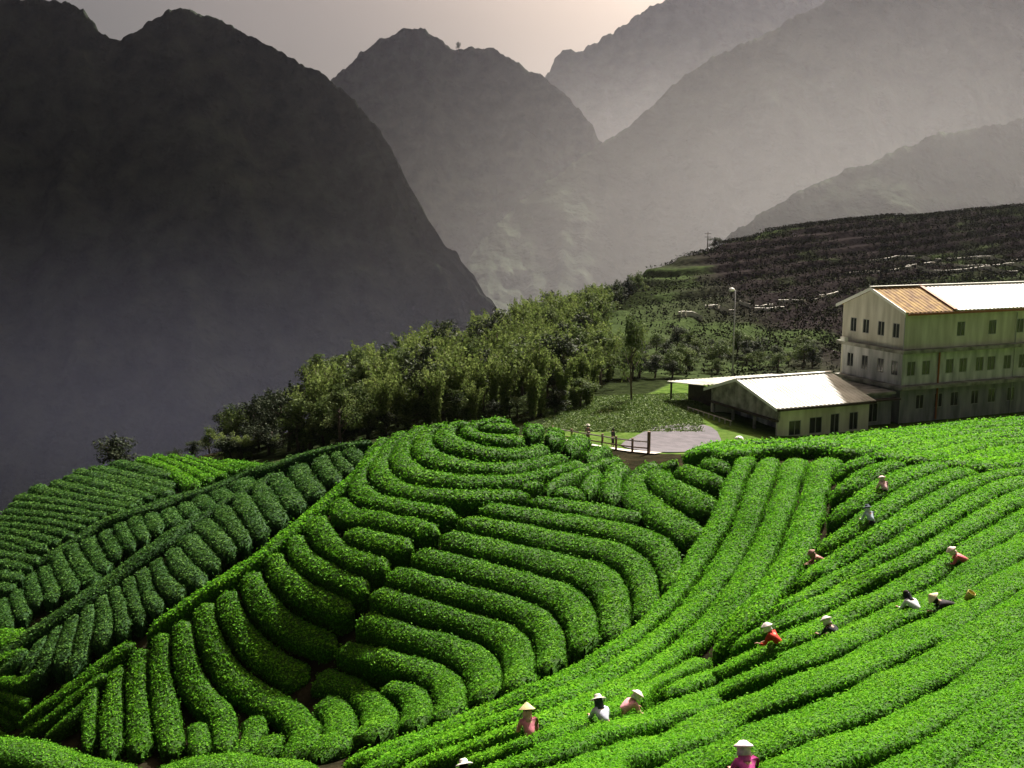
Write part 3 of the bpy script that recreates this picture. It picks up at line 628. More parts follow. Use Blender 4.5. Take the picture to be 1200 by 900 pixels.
while len(placed) < 245 and tries < 6000:
    tries += 1
    u, v = random.uniform(245, 725), random.uniform(360, 540)
    if not inside(u, v): continue
    Y = float(fdep([u], [v])[0]); p = unp(u, v, Y)
    if any((p[0] - a) ** 2 + (p[1] - b) ** 2 < 5.0 for a, b in placed): continue
    placed.append((p[0], p[1]))
    if u < 345: kind = random.choice(['dark', 'dark', 'dark', 'broad'])
    elif u < 430: kind = random.choice(['bamboo', 'broad', 'dark', 'broad'])
    else: kind = random.choice(['bamboo', 'bamboo', 'bamboo', 'bamboo', 'broad', 'dark'])
    h = random.uniform(5.0, 8.2) * (.62 if u < 300 else .8 if u < 360 else 1) * (.85 if Y < 95 else 1)
    zn = 'left end' if u < 330 else 'left part' if u < 430 else 'middle' if u < 540 else 'right part' if u < 640 else 'far right end'
    e = (v - np.interp(u, [245, 330, 400, 520, 600, 650, 725], [535, 508, 474, 430, 392, 370, 450])) / 60
    hz = 'on the upper edge' if e < .35 else 'halfway down' if e < 1.1 else 'at the foot'
    lk = {'bamboo': 'feathery yellow green bamboo clump', 'broad': 'rounded mid green tree', 'dark': 'dark evergreen tree'}[kind]
    place_tree(kind, p[0], p[1], h, lk + ' ' + hz + ' in the slope wood, ' + zn, lk.split()[-1] + 's in the slope wood ' + zn + ' ' + hz)
# the line of trees along the hill crest
for k in range(46):
    f = k / 45; u = 560 + 185 * f + random.uniform(-4, 4); v = np.interp(u, [560, 600, 650, 700, 745], [408, 385, 358, 345, 328]) + random.uniform(-2, 6); Y = np.interp(u, [560, 650, 745], [160, 200, 245])
    p = unp(u, v, Y)
    kind = random.choice(['dark', 'dark', 'broad'])
    place_tree(kind, p[0], p[1], random.uniform(5, 7.5), *[{'dark': 'dark pointed', 'broad': 'rounded'}[kind] + ' tree in the skyline row left of the terraced hill, ' + ('near the wood' if u < 620 else 'middle of the row' if u < 690 else 'near the mast')] * 2)
# bushes on the lower hillside right of the wood
for k in range(64):
    u = random.uniform(655, 960); v = random.uniform(425, 462) if u < 790 else random.uniform(415, 452); Y = np.interp(v, [400, 455], [175, 128]); p = unp(u, v, Y)
    kd = random.choice(['broad', 'broad', 'dark']); hh = random.uniform(2.2, 4.6)
    lk = ('tall ' if hh > 3.4 else 'small ') + {'broad': 'mid green', 'dark': 'dark'}[kd] + ' bushy tree on the hillside ' + ('beside the right end of the wood' if u < 740 else 'left of the lamp pole' if u < 855 else 'between lamp pole and factory')
    place_tree(kd, p[0], p[1], hh, lk, lk, wide=1.3)
for k in range(44):
    u = random.uniform(262, 700); v = np.interp(u, [260, 350, 420, 480, 560, 640, 700], [540, 526, 514, 500, 497, 493, 480]) + random.uniform(-5, 4); Y = np.interp(u, [260, 350, 420, 480, 560, 640, 700], [98, 94, 91, 94, 96, 97, 104])
    p = unp(u, v, Y); kd = random.choice(['broad', 'dark', 'bamboo']); hh = random.uniform(1.6, 3.2)
    lk = ('taller ' if hh > 2.4 else 'low ') + {'broad': 'mid green', 'dark': 'dark', 'bamboo': 'yellowish'}[kd] + ' shrub at the foot of the wood behind ' + ('the left dip' if u < 400 else 'the hilltop rings' if u < 520 else 'the hilltop' if u < 620 else 'the fence')
    place_tree(kd, p[0], p[1], hh, lk, lk, cat='shrub', wide=1.7, name='shrub')
p = unp(136, 541, 101); place_tree('dark', p[0], p[1], 4.6, 'lone dark tree standing at the top of the far left hill', None, wide=1.35)
for u, v, h, lab in ((205, 531, 1.5, 'small bush on the skyline between the lone tree and the wood'), (228, 532, 1.9, 'slightly taller bush on the skyline beside the left end of the wood'), (740, 482, 9.0, 'slender tall tree standing on the grass behind the yard')):
    p = unp(u, v, 100 if u < 600 else 104); place_tree('dark' if u < 600 else 'broad', p[0], p[1], h, lab, None, cat='bush' if u < 600 else 'tree', wide=1.5 if u < 600 else .45, name='bush' if u < 600 else None)

# scrub on the dark hillside and tall grass by the yard (nobody could count them)
def ground_tufts(name, uv_poly_fn, n, size, m, lab, seed, hh=.3):
    rg = np.random.default_rng(seed); P = uv_poly_fn(rg, n)
    P[:, 2] = gzm(P[:, 0], P[:, 1])
    kk = 5; P = np.repeat(P, kk, 0); k = len(P)
    off = rg.normal(0, size, (k, 3)); off[:, 2] = rg.uniform(0, hh, k); P = P + off
    nn = rg.normal(size=(k, 3)) + np.array([0, 0, .8]); nn /= np.linalg.norm(nn, axis=1)[:, None]
    t = np.cross(nn, rg.normal(size=(k, 3))); t /= np.linalg.norm(t, axis=1)[:, None]; b = np.cross(nn, t)
    sz = (size * rg.uniform(.4, 1, k))[:, None]
    L = np.stack([P - t * sz, P - b * sz * .6, P + t * sz, P + b * sz * .6], 1).reshape(-1, 3)
    return tag(obj_np(name, L, np.arange(4 * k).reshape(k, 4), m, smooth=False, tint=np.repeat(rg.random(k), 4)), lab, None, None, 'stuff')
def on_hill(rg, n):
    x = rg.uniform(20, 190, n * 2); y = rg.uniform(130, 320, n * 2); ok = (x / y > .08) & (x / y < .62)
    P = np.stack([x, y, 0 * x], -1)[ok]; return P[(wob(P, .09, 3, 2) > -.45) & (rg.random(len(P)) < np.clip((P[:, 0] - 15) / 75, .12, 1))][:n]
ground_tufts('hillside_scrub', on_hill, 26000, .34, mat('dry_scrub', (.04, .04, .03), .9, spec=0, tint=[(.012, .012, .010), (.022, .025, .015), (.038, .048, .022)]), 'dark scrub covering the brown hillside', 5, 1.0)
def in_yard(rg, n):
    u = rg.uniform(640, 822, n); v = rg.uniform(462, 503, n); P = unp(u, v, np.interp(v, [466, 502], [110, 88])); return P
ground_tufts('rough_grass', in_yard, 9000, .15, mat('yard_grass', (.07, .13, .03), .8, tint=[(.04, .08, .015), (.09, .15, .03), (.15, .21, .06)], transl=.2), 'rough green grass beside the paved yard', 6, .10)

# ------------------------------------------------------------------ low stone terrace walls on the dark hillside
TW = [([(795,372),(810,376),(824,381)], 195, 'pale broken terrace wall on the dark hillside, leftmost and lowest'), ([(826,371),(842,375),(860,380)], 205, 'pale terrace wall on the dark hillside just left of the pole'),
      ([(866,362),(885,365),(905,367)], 212, 'pale terrace wall right of the pole, upper piece'), ([(884,374),(900,379),(918,385)], 206, 'pale terrace wall right of the pole, lower slanting piece'),
      ([(912,360),(926,362),(946,364)], 216, 'pale wide terrace wall left of the big building'), ([(948,357),(958,354)], 218, 'small pale wall piece nearest the big building'),
      ([(960,352),(972,348),(984,348)], 222, 'short faint terrace wall beside the big building gable'),
      ([(1010,319),(1040,317),(1080,319),(1110,312),(1150,305),(1200,297),(1260,288)], 262, 'upper long pale terrace line on the hillside above the white roof'),
      ([(1060,322),(1090,321),(1125,314),(1160,306),(1200,300),(1260,294)], 255, 'middle long pale terrace line on the hillside above the white roof'),
      ([(995,325),(1010,330),(1030,334)], 248, 'short reddish terrace line just above the rusty roof'), ([(1040,332),(1080,327),(1120,319),(1160,315),(1210,308)], 250, 'lowest pale terrace line directly above the white roof')]
for pts, Y, lab in TW:
    C = catmull([unp(u, v, Y) for u, v in pts], 24); C[:, 2] = gzm(C[:, 0], C[:, 1])
    mb = MB(); rg = np.random.default_rng(len(lab)); z = C[:, 2] + wob(C, .3, 2, 1) * .4
    top = .75 + .4 * wob(C, .5, 3, 2)
    for i in range(len(C) - 1):
        if rg.random() < .12: continue
        a, b = C[i], C[i + 1]
        mb.add([(a[0], a[1] - .35, z[i] - 1.2), (b[0], b[1] - .35, z[i + 1] - 1.2), (b[0], b[1] + .35, z[i + 1] - 1.2), (a[0], a[1] + .35, z[i] - 1.2),
                (a[0], a[1] - .3, z[i] + top[i]), (b[0], b[1] - .3, z[i + 1] + top[i + 1]), (b[0], b[1] + .3, z[i + 1] + top[i + 1]), (a[0], a[1] + .3, z[i] + top[i])],
               [(0, 3, 2, 1), (4, 5, 6, 7), (0, 1, 5, 4), (1, 2, 6, 5), (2, 3, 7, 6), (3, 0, 4, 7)])
    tag(mb.build('terrace_wall', M_STONE), lab, 'wall', 'terrace walls on the hillside')

# ------------------------------------------------------------------ the tea factory
ANG = R(22)
def wall_cells(mb, u0, u1, z0, z1, holes, put):
    us = sorted({u0, u1} | {h[0] for h in holes} | {h[1] for h in holes}); zs = sorted({z0, z1} | {h[2] for h in holes} | {h[3] for h in holes})
    for a, b in zip(us, us[1:]):
        for c, d in zip(zs, zs[1:]):
            if any(h[0] <= a and b <= h[1] and h[2] <= c and d <= h[3] for h in holes): continue
            put(mb, a, b, c, d)
WT = .25
def front(mb, a, b, c, d): mb.box(a, b, 0, WT, c, d)                 # wall on the x axis, facing -y
def left(mb, a, b, c, d): mb.box(0, WT, a, b, c, d)                  # wall on the y axis, facing -x
def window(parent, face, a, b, c, d, door=False, nx=2, nz=1):
    f = MB(); t = .06; dp = (.02, .10)
    def bar(a0, a1, c0, c1):
        if face == 'front': f.box(a0, a1, dp[0], dp[1], c0, c1)
        else: f.box(dp[0], dp[1], a0, a1, c0, c1)
    bar(a, b, c, c + t); bar(a, b, d - t, d); bar(a, a + t, c + t, d - t); bar(b - t, b, c + t, d - t)
    for k in range(1, nx): m0 = a + (b - a) * k / nx; bar(m0 - .025, m0 + .025, c + t, d - t)
    w_ = f.build('door_frame' if door else 'window', M_FRAME, parent)
    for k in range(nx):
        p = MB(); a0 = a + t + (b - a - 2 * t) * k / nx; a1 = a + t + (b - a - 2 * t) * (k + 1) / nx
        if k: a0 += .026
        if k < nx - 1: a1 -= .026
        if face == 'front': p.box(a0, a1, .05, .07, c + t, d - t)
        else: p.box(.05, .07, a0, a1, c + t, d - t)
        p.build('pane', M_GLASS, w_)
    return w_
def corrugated(x0, x1, y0, z0, y1, z1, pitch=.5, amp=.05, th=.05):
    """sloping ribbed sheet: runs along x, slopes from (y0, z0) to (y1, z1)"""
    n = int((x1 - x0) / pitch * 4); V = []; F = []
    for i in range(n + 1):
        x = x0 + (x1 - x0) * i / n; o = amp if i % 4 in (1, 2) else 0
        V += [(x, y0, z0 + o), (x, y1, z1 + o), (x, y0, z0 + o - th), (x, y1, z1 + o - th)]
    for i in range(n):
        k = 4 * i; F += [(k, k + 4, k + 5, k + 1), (k + 2, k + 3, k + 7, k + 6), (k, k + 2, k + 6, k + 4), (k + 1, k + 5, k + 7, k + 3)]
    F += [(0, 1, 3, 2), (4 * n, 4 * n + 2, 4 * n + 3, 4 * n + 1)]
    mb = MB(); mb.add(V, F); return mb
BZ = -19.7
B = empty('factory_building', (36.6, 95, BZ), ANG, label='three storey beige factory building with part rusty, part white metal roof', cat='building')
LX, WY, HE = 27.0, 8.6, 10.75; S1, S2 = 3.6, 7.0
wz = {1: (1.3, 2.7), 2: (S1 + .95, S1 + 2.35), 3: (S2 + 1.1, S2 + 2.5)}
fr = {1: [2.4, 4.7, 6.7, 9.3, 11.5, 14, 16.5, 19.5, 22, 24.5], 2: [1.1, 2.9, 5.8, 7.5, 9.6, 11.1, 13.2, 15.2, 17.6, 19.8, 22.2, 24.4], 3: [6.9, 10.9, 14.5, 18.2, 21.6]}
lf = {2: [1.0, 2.9, 5.1, 7.2], 3: [1.1, 3.1, 5.2, 7.0]}
for st, (z0, z1), mw in ((1, (0, S1), M_GREYWALL), (2, (S1, S2), M_WHITEWALL), (3, (S2, HE), M_WALL)):
    mb = MB(); holes = [(x - .5, x + .5, *wz[st]) for x in fr[st]]
    wall_cells(mb, 0 if st else 0, LX, z0, z1, holes, front); mb.build('wall', mw, B)
    for x in fr[st]: window(B, 'front', x - .5, x + .5, *wz[st])
    mb = MB(); holes = [(y - .45, y + .45, *wz[st]) for y in lf.get(st, [])]
    wall_cells(mb, WT, WY - WT, z0, z1, holes, left); mb.build('wall', mw, B)
    for y in lf.get(st, []): window(B, 'left', y - .45, y + .45, *wz[st])
mb = MB(); mb.box(0, LX, WY - WT, WY, 0, HE); mb.box(LX - WT, LX, WT, WY - WT, 0, HE); mb.build('wall', M_WALL, B)
AP = 1.75
mb = MB(); mb.prism([(0, 0, HE + .002), (0, WY, HE + .002), (0, WY / 2, HE + AP)], (WT, 0, 0)); mb.build('gable', M_WALL, B)
mb = MB(); mb.prism([(LX - WT, 0, HE + .002), (LX - WT, WY, HE + .002), (LX - WT, WY / 2, HE + AP)], (WT, 0, 0)); mb.build('gable', M_WALL, B)
ov = .55; sl_ = AP / (WY / 2)
XR = 5.6
for (xa, xb, m, nm) in ((-.45, XR, M_RUST, 'rusty_roof_sheet'), (XR + .02, LX + .4, M_ROOFW, 'white_roof_sheet')):
    dz = .06 if m is M_ROOFW else 0.0
    o = corrugated(xa, xb, -ov, HE + .10 - ov * sl_ + dz, WY / 2, HE + AP + .10 + dz).build(nm, m, B)
    corrugated(xa, xb, WY + ov, HE + .10 - ov * sl_ + dz, WY / 2 + .01, HE + AP + .10 + dz).build(nm, m, B)
mb = MB(); mb.prism([(XR - .25, -ov, HE + .24 - ov * sl_), (XR + .2, -ov, HE + .24 - ov * sl_), (XR + .2, WY / 2, HE + AP + .24), (XR - .25, WY / 2, HE + AP + .24)], (0, 0, .05)); mb.build('roof_flashing', M_RIDGE, B)
mb = MB(); mb.box(-.5, LX + .45, WY / 2 - .2, WY / 2 + .2, HE + AP + .20, HE + AP + .28); mb.build('ridge_cap', M_ROOFL, B)
for sgn, y0 in ((1, -ov), (-1, WY + ov)):      # pale verge boards on the gable
    mb = MB(); mb.prism([(-.52, y0, HE - .12 - ov * sl_), (-.52, WY / 2, HE + AP - .12), (-.52, WY / 2, HE + AP + .18), (-.52, y0, HE + .18 - ov * sl_)], (.06, 0, 0)); mb.build('verge_board', M_ROOFW, B)
mb = MB(); mb.box(-.2, LX, -ov - .1, -ov, HE - ov * sl_ - .18, HE - ov * sl_ + .05); mb.build('gutter', M_RIDGE, B)
for z, d, nm in ((S2, .8, 'ledge'), (S1, .9, 'ledge')):
    mb = MB(); mb.box(-.7, LX + .3, -d, -.003, z - .22, z + .12); mb.build(nm, M_CONC, B)
    mb = MB(); mb.box(-.7, -.003, -.003, WY, z - .22, z + .12); mb.build(nm, M_CONC, B)
mb = MB(); mb.tube([(4.35, -.12, 0.2), (4.35, -.12, S2 - .25)], .09, 8); mb.build('downpipe', M_RIDGE, B)
for x, y in ((-.12, -.12), (13.9, -.12)): mb = MB(); mb.tube([(x, y, 0), (x, y, HE - .6)], .05, 8); mb.build('downpipe', M_METAL, B)
mb = MB(); mb.box(-1.0, -.55, 7.0, 7.6, S2 + .13, S2 + .55); mb.build('air_conditioner', M_LAMP, B)

# ------------------------------------------------------------------ annex
A = empty('annex_building', (23.3, 88, -19.65), ANG, label='low grey annex with pale gabled metal roof and open dark front', cat='building')
AL, AW, AH, AR = 10.0, 10.6, 2.95, 1.55
hol = [(1.2, 2.5, .25, 1.6), (3.4, 4.8, .25, 1.75), (5.7, 6.7, 0, 1.9), (7.8, 8.8, .25, 1.9)]
mb = MB(); wall_cells(mb, 0, AL, 0, AH, hol, front); mb.build('wall', M_WALL, A)
for k, h in enumerate(hol): window(A, 'front', *h, door=(k == 2))
mb = MB(); mb.box(0, AL, AW - WT, AW, 0, AH); mb.box(AL - WT, AL, WT, AW - WT, 0, AH); mb.build('wall', M_WALL, A)
mb = MB(); mb.box(2.6, 2.8, WT, AW - WT, 0, AH - .002); mb.build('inner_wall', M_GREYWALL, A)
YR = AW * .55     # the ridge
mb = MB(); mb.prism([(0, 0, 1.75), (0, AW, 1.75), (0, AW, AH), (0, YR, AH + AR), (0, 0, AH)], (WT, 0, 0)); mb.build('gable', M_CONC, A)
mb = MB(); mb.box(-.35, -.02, -.2, AW, 1.62, 1.78); mb.build('awning', M_DARKW, A)
for y in (.15, 3.6, 7.0, 10.3): mb = MB(); mb.box(.03, .22, y - .12, y + .12, 0, 1.748); mb.build('pillar', M_CONC, A)
for y, wd in ((2.1, 1.0), (5.0, 1.3), (8.3, .9)): mb = MB(); mb.box(2.52, 2.598, y, y + wd, 0, 1.5); mb.build('inner_door', M_WHITEWALL, A)
sl1 = AR / YR; sl2 = AR / (AW - YR)
corrugated(-.5, AL + .3, -.5, AH + .08 - .5 * sl1, YR, AH + AR + .08, pitch=.45).build('roof_sheet', M_ROOFL, A)
corrugated(-.5, AL + .3, AW + .5, AH + .08 - .5 * sl2, YR + .01, AH + AR + .08, pitch=.45).build('roof_sheet', M_ROOFL, A)
mb = MB(); mb.box(-.5, AL + .3, YR - .2, YR + .2, AH + AR + .14, AH + AR + .2); mb.build('ridge_cap', M_ROOFW, A)
for y0, y1, z0, z1 in ((-.5, YR, AH - .5 * sl1, AH + AR), (AW + .5, YR, AH - .5 * sl2, AH + AR)):
    mb = MB(); mb.prism([(-.58, y0, z0 - .14), (-.58, y1, z1 - .14), (-.58, y1, z1 + .14), (-.58, y0, z0 + .14)], (.05, 0, 0)); mb.build('verge_board', M_ROOFW, A)
mb = MB(); mb.box(-.45, AL + .3, -.62, -.5, AH - .5 * sl1 - .16, AH - .5 * sl1 + .06); mb.build('gutter', M_DARKW, A)
# lean-to behind the annex
ly0, ly1 = AW + .02, AW + 7.0
corrugated(-.8, AL + 2, ly1, AH - .35, ly0 + .3, AH + .28, pitch=.45).build('lean_to_roof', M_ROOFL, A)
for x in (-.5, 4, 8, 11.5): mb = MB(); mb.box(x, x + .15, ly1 - .3, ly1 - .15, 0, AH - .45); mb.build('post', M_DARKW, A)
mb = MB(); mb.box(1.5, 1.7, ly0, ly1 - .4, 0, AH - .5); mb.build('inner_wall', M_DARKW, A)
# link block between annex and factory
Lk = empty('link_block', (36.6, 95, BZ), ANG, label='dark link block with stained flat roof between annex and factory', cat='building')
mb = MB(); mb.box(-4.6, -.72, .3, 7.5, 0, 3.0); mb.build('wall', M_GREYWALL, Lk)
mb = MB(); mb.box(-4.9, -.73, -.2, 7.8, 3.005, 3.25); mb.build('roof', M_CONC, Lk)
mb = MB(); mb.box(-4.9, -.73, -.9, -.205, 2.55, 2.7); mb.build('canopy', M_DARKW, Lk)
window(Lk, 'front', -3.6, -2.4, .4, 2.2)
for c in Lk.children:
    if c.name.startswith('window'): c.location = (0, .18, 0)
# low white railing at the open front of the annex
rl = empty('porch_railing', (23.3, 88, -19.65), ANG, label='low white railing in front of the annex open front', cat='railing')
for k in range(9): mb = MB(); mb.box(-2.05, -1.95, 4.2 + k * .9, 4.3 + k * .9, 0, 1.0); mb.build('baluster', M_PALEWOOD, rl)
for z in (.45, 1.003): mb = MB(); mb.box(-2.04, -1.96, 4.1, 11.6, z, z + .08); mb.build('rail', M_PALEWOOD, rl)
mb = MB(); mb.lathe([(0, .72), (.2, .70), (.34, .58), (.40, .35), (.38, .08), (.30, -.05)], 14)
o = mb.build('white_water_tank', M_LAMP, None, True); q = unp(866, 517, 82); o.location = (q[0], q[1], q[2] - .3); tag(o, 'small white rounded tank standing among the hedges in front of the annex', 'tank')

# ------------------------------------------------------------------ yard, path and fence
def drape(name, poly_xy, m, dz, n=26):
    P = np.array(poly_xy, float); c = P.mean(0); V = [(c[0], c[1])]
    ring = catmull(np.vstack([P, P[:1]]), 80)[:-1]; k = len(ring); ring = c + (ring - c) * (1 + .07 * wob(np.column_stack([ring, ring[:, :1] * 0]), .9, 3, 4))[:, None]; rr = [c + (ring - c) * f for f in np.linspace(.15, 1, 8)]
    V = np.vstack([c[None]] + rr); z = gzm(V[:, 0], V[:, 1]) + dz; V = np.column_stack([V, z]); F = []
    mb = MB(); fs = [(0, 1 + i, 1 + (i + 1) % k) for i in range(k)]
    for j in range(7): fs += [(1 + j * k + i, 1 + (j + 1) * k + i, 1 + (j + 1) * k + (i + 1) % k, 1 + j * k + (i + 1) % k) for i in range(k)]
    mb.add(V.tolist(), fs); return mb.build(name, m)
yard = [unp(u, v, Y)[:2] for u, v, Y in ((728,515,82),(745,506,86),(772,498,90),(815,499,91),(842,508,87),(838,520,80),(800,530,77),(765,530,77))]
tag(drape('yard_pavement', yard, M_PAVE, .07), kind='structure')
pathp = [(648,489,81),(672,493,79.5),(700,502,78),(728,514,76.5),(750,523,75.5),(772,531,74.5)]
C = catmull([unp(*p) for p in pathp], 40); V = []; F = []
for c in C:
    for sx in (-.75, .75): V.append((c[0] + sx * .5, c[1] + sx, 0))
V = np.array(V); V[:, 2] = gzm(V[:, 0], V[:, 1]) + .12
mb = MB(); mb.add(V.tolist(), [(2 * i, 2 * i + 1, 2 * i + 3, 2 * i + 2) for i in range(len(C) - 1)]); tag(mb.build('footpath', M_PALEWOOD), kind='structure')
q0 = unp(700, 505, 76.8); fe = empty('wooden_fence', (q0[0], q0[1], gz1(q0[0], q0[1])), label='weathered wooden post and rail fence between the hilltop and the yard', cat='fence')
fp = [np.array(unp(*p)) for p in ((648,492,79.5),(670,496,78.2),(690,501,77.4),(706,508,76.6),(722,516,75.8),(741,524,75),(760,531,74.3))]
loc = Vector(fe.location)
tops = []
for k, p in enumerate(fp):
    z = gz1(p[0], p[1]); b = Vector((p[0], p[1], z)) - loc; hh = 1.75 if k == 6 else 1.15
    mb = MB(); mb.tube([b - Vector((0, 0, .3)), b + Vector((0, 0, hh))], .09 if k < 6 else .13, 7); mb.build('post', M_WOOD, fe); tops.append(b)
for k in range(len(tops) - 1):
    for z in (.5, .98): mb = MB(); mb.tube([tops[k] + Vector((0, -.1, z)), tops[k + 1] + Vector((0, -.1, z))], .055, 6); mb.build('rail', M_PALEWOOD if z > .8 else M_WOOD, fe)
# lamp pole behind the annex
q = unp(858, 446, 134); z = gz1(q[0], q[1]); zt = float(unp(858, 340, 134)[2])
lp = empty('lamp_pole', (q[0], q[1], z), label='tall thin lamp pole with a white lamp head behind the annex', cat='lamp pole')
hh = zt - z
mb = MB(); mb.tube([(0, 0, -.5), (0, 0, hh * .5), (0, 0, hh)], [.13, .10, .07], 8); mb.build('pole', M_METAL, lp, True)
mb = MB(); mb.tube([(0, 0, hh - .1), (-.3, -.2, hh + .05), (-.7, -.4, hh + .05)], .05, 6); mb.build('arm', M_METAL, lp)
mb = MB(); mb.lathe([(.02, .3), (.3, .22), (.42, 0), (.36, -.14), (.02, -.18)], 12, Matrix.Translation((-.55, -.3, hh + .05))); mb.build('lamp_head', M_LAMP, lp, True)
# mast on the skyline
q = unp(829, 294, 280); z = gz1(q[0], q[1])
ms = empty('radio_mast', (q[0], q[1], z), label='thin mast with crossbars standing on the hill skyline', cat='mast')
mb = MB(); mb.tube([(0, 0, -.5), (0, 0, 5.5)], [.16, .07], 6); mb.build('pole', M_DARKW, ms)
for z_ in (4.0, 4.9): mb = MB(); mb.box(-.9, .9, -.06, .06, z_, z_ + .12); mb.build('crossbar', M_DARKW, ms)
for u, h, lab in ((837, 3.6, 'small dark tree on the skyline right beside the mast'), (843, 2.4, 'low dark bush on the skyline second right of the mast')):
    q = unp(u, 292, 279); place_tree('dark', q[0], q[1], h, lab, None, wide=1.4)
q = unp(537, 57, 1118); o = place_tree('dark', q[0], q[1], 11, 'tiny lone tree on the skyline of the middle mountain', None, wide=.8); o.location.z = q[2] - 3

# ------------------------------------------------------------------ people
def skin_mesh(chains, sub=1):
    """chains: lists of (point, radius); shared points join. Grown with Skin, baked to a mesh."""
    vs = []; rs = []; key = {}; es = []
    for ch in chains:
        prev = None
        for p, r_ in ch:
            k = tuple(round(c, 4) for c in p)
            if k not in key: key[k] = len(vs); vs.append(p); rs.append(r_)
            if prev is not None: es.append((prev, key[k]))
            prev = key[k]
    me = bpy.data.meshes.new('skin'); me.from_pydata(vs, es, []); o = bpy.data.objects.new('skin', me); COL.objects.link(o)
    sm = o.modifiers.new('s', 'SKIN'); sm.use_smooth_shade = True
    for d, r_ in zip(me.skin_vertices[0].data, rs): d.radius = (r_, r_)
    me.skin_vertices[0].data[0].use_root = True
    ss = o.modifiers.new('u', 'SUBSURF'); ss.levels = sub; ss.render_levels = sub
    bpy.context.view_layer.update(); dg = bpy.context.evaluated_depsgraph_get()
    out = bpy.data.meshes.new_from_object(o.evaluated_get(dg)); bpy.data.objects.remove(o)
    for p in out.polygons: p.use_smooth = True
    out.materials.clear(); return out
def pose(kind):
    lean = {'stand': 4, 'lean': 50, 'bend': 62, 'low': 80}[kind]; a = R(lean)
    up = Vector((0, math.sin(a), math.cos(a)))
    hip = Vector((0, 0, .86)); back = -.16 * math.sin(a); hip.y = back
    waist = hip + up * .18; chest = hip + up * .40; neck = hip + up * .55
    na = R(max(0, lean - 25)); nu = Vector((0, math.sin(na), math.cos(na)))
    head = neck + nu * .12; crown = head + nu * .13
    J = dict(hip=hip, waist=waist, chest=chest, neck=neck, head=head, crown=crown, nu=nu, up=up)
    for s, n in ((-1, 'L'), (1, 'R')):
        J['th' + n] = hip + Vector((.09 * s, 0, -.06)); J['kn' + n] = Vector((.10 * s, .05 + back * .3, .46)); J['an' + n] = Vector((.11 * s, 0, .08)); J['to' + n] = Vector((.13 * s, .17, .03))
        J['sh' + n] = chest + Vector((.17 * s, 0, 0)) + up * .07
        if kind == 'stand':
            J['el' + n] = J['sh' + n] + Vector((.05 * s, .02, -.28)); J['wr' + n] = J['el' + n] + Vector((.0 * s, .12, -.22))
        else:
            J['el' + n] = J['sh' + n] + Vector((.07 * s, .10, -.24 * math.cos(a) - .16)); J['wr' + n] = J['el' + n] + Vector((-.04 * s, .20, -.02 - .08 * (s > 0)))
    return J
def build_body(J):
    ch = [[(J['hip'], .115), (J['waist'], .10), (J['chest'], .125), (J['neck'], .052), (J['head'], .088), (J['crown'], .075)]]
    nd = J['head'] + Vector((0, .095, -.01)).xyz; ch.append([(J['head'], .088), (nd, .016)])
    for s, n in ((-1, 'L'), (1, 'R')):
        ch.append([(J['hip'], .115), (J['th' + n], .085), (J['kn' + n], .055), (J['an' + n], .038), (J['to' + n], .03)])
        ch.append([(J['chest'], .125), (J['sh' + n], .055), (J['el' + n], .038), (J['wr' + n], .026)])
        d = (J['wr' + n] - J['el' + n]).normalized(); sd = Vector((1, 0, 0)); dn = d.cross(sd).normalized() * s
        palm = J['wr' + n] + d * .075; ch.append([(J['wr' + n], .026), (palm, .028)])
        for k, (o_, ln) in enumerate(((-.03, .062), (-.01, .075), (.01, .072), (.03, .056))):
            b = palm + sd * o_ + d * .02; ch.append([(palm, .028), (b, .010), (b + d * ln * .5 + Vector((0, 0, -.010)), .009), (b + d * ln * .85 + Vector((0, 0, -.035)), .007)])
        th = palm - d * .03 - sd * .035 * s; ch.append([(palm, .028), (th, .011), (th + d * .035 - sd * .012 * s + Vector((0, 0, -.02)), .009)])
    return ch
def build_shirt(J):
    ch = [[(J['hip'] + J['up'] * .02, .135), (J['waist'], .125), (J['chest'], .150), (J['neck'] - J['up'] * .035, .075)]]
    for n in 'LR': w_ = J['el' + n].lerp(J['wr' + n], .8); ch.append([(J['chest'], .150), (J['sh' + n], .075), (J['el' + n], .055), (w_, .042)])
    return ch
def build_trousers(J):
    ch = [[(J['waist'] - J['up'] * .06, .118), (J['hip'], .130), ]]
    for n in 'LR': ch.append([(J['hip'], .130), (J['th' + n], .102), (J['kn' + n], .072), (J['an' + n] + Vector((0, 0, .06)), .056)])
    return ch
PM = {}
for k in ('stand', 'lean', 'bend', 'low'):
    J = pose(k); PM[k] = (J, skin_mesh(build_body(J)), skin_mesh(build_shirt(J)), skin_mesh(build_trousers(J)))
_mc = {}
def cm(c, nm='cloth'):
    if c not in _mc: _mc[c] = mat(nm, c, .85, noise=14, col2=tuple(x * .72 for x in c), spec=.15)
    return _mc[c]
SKIN = mat('skin', (.42, .25, .17), .6)
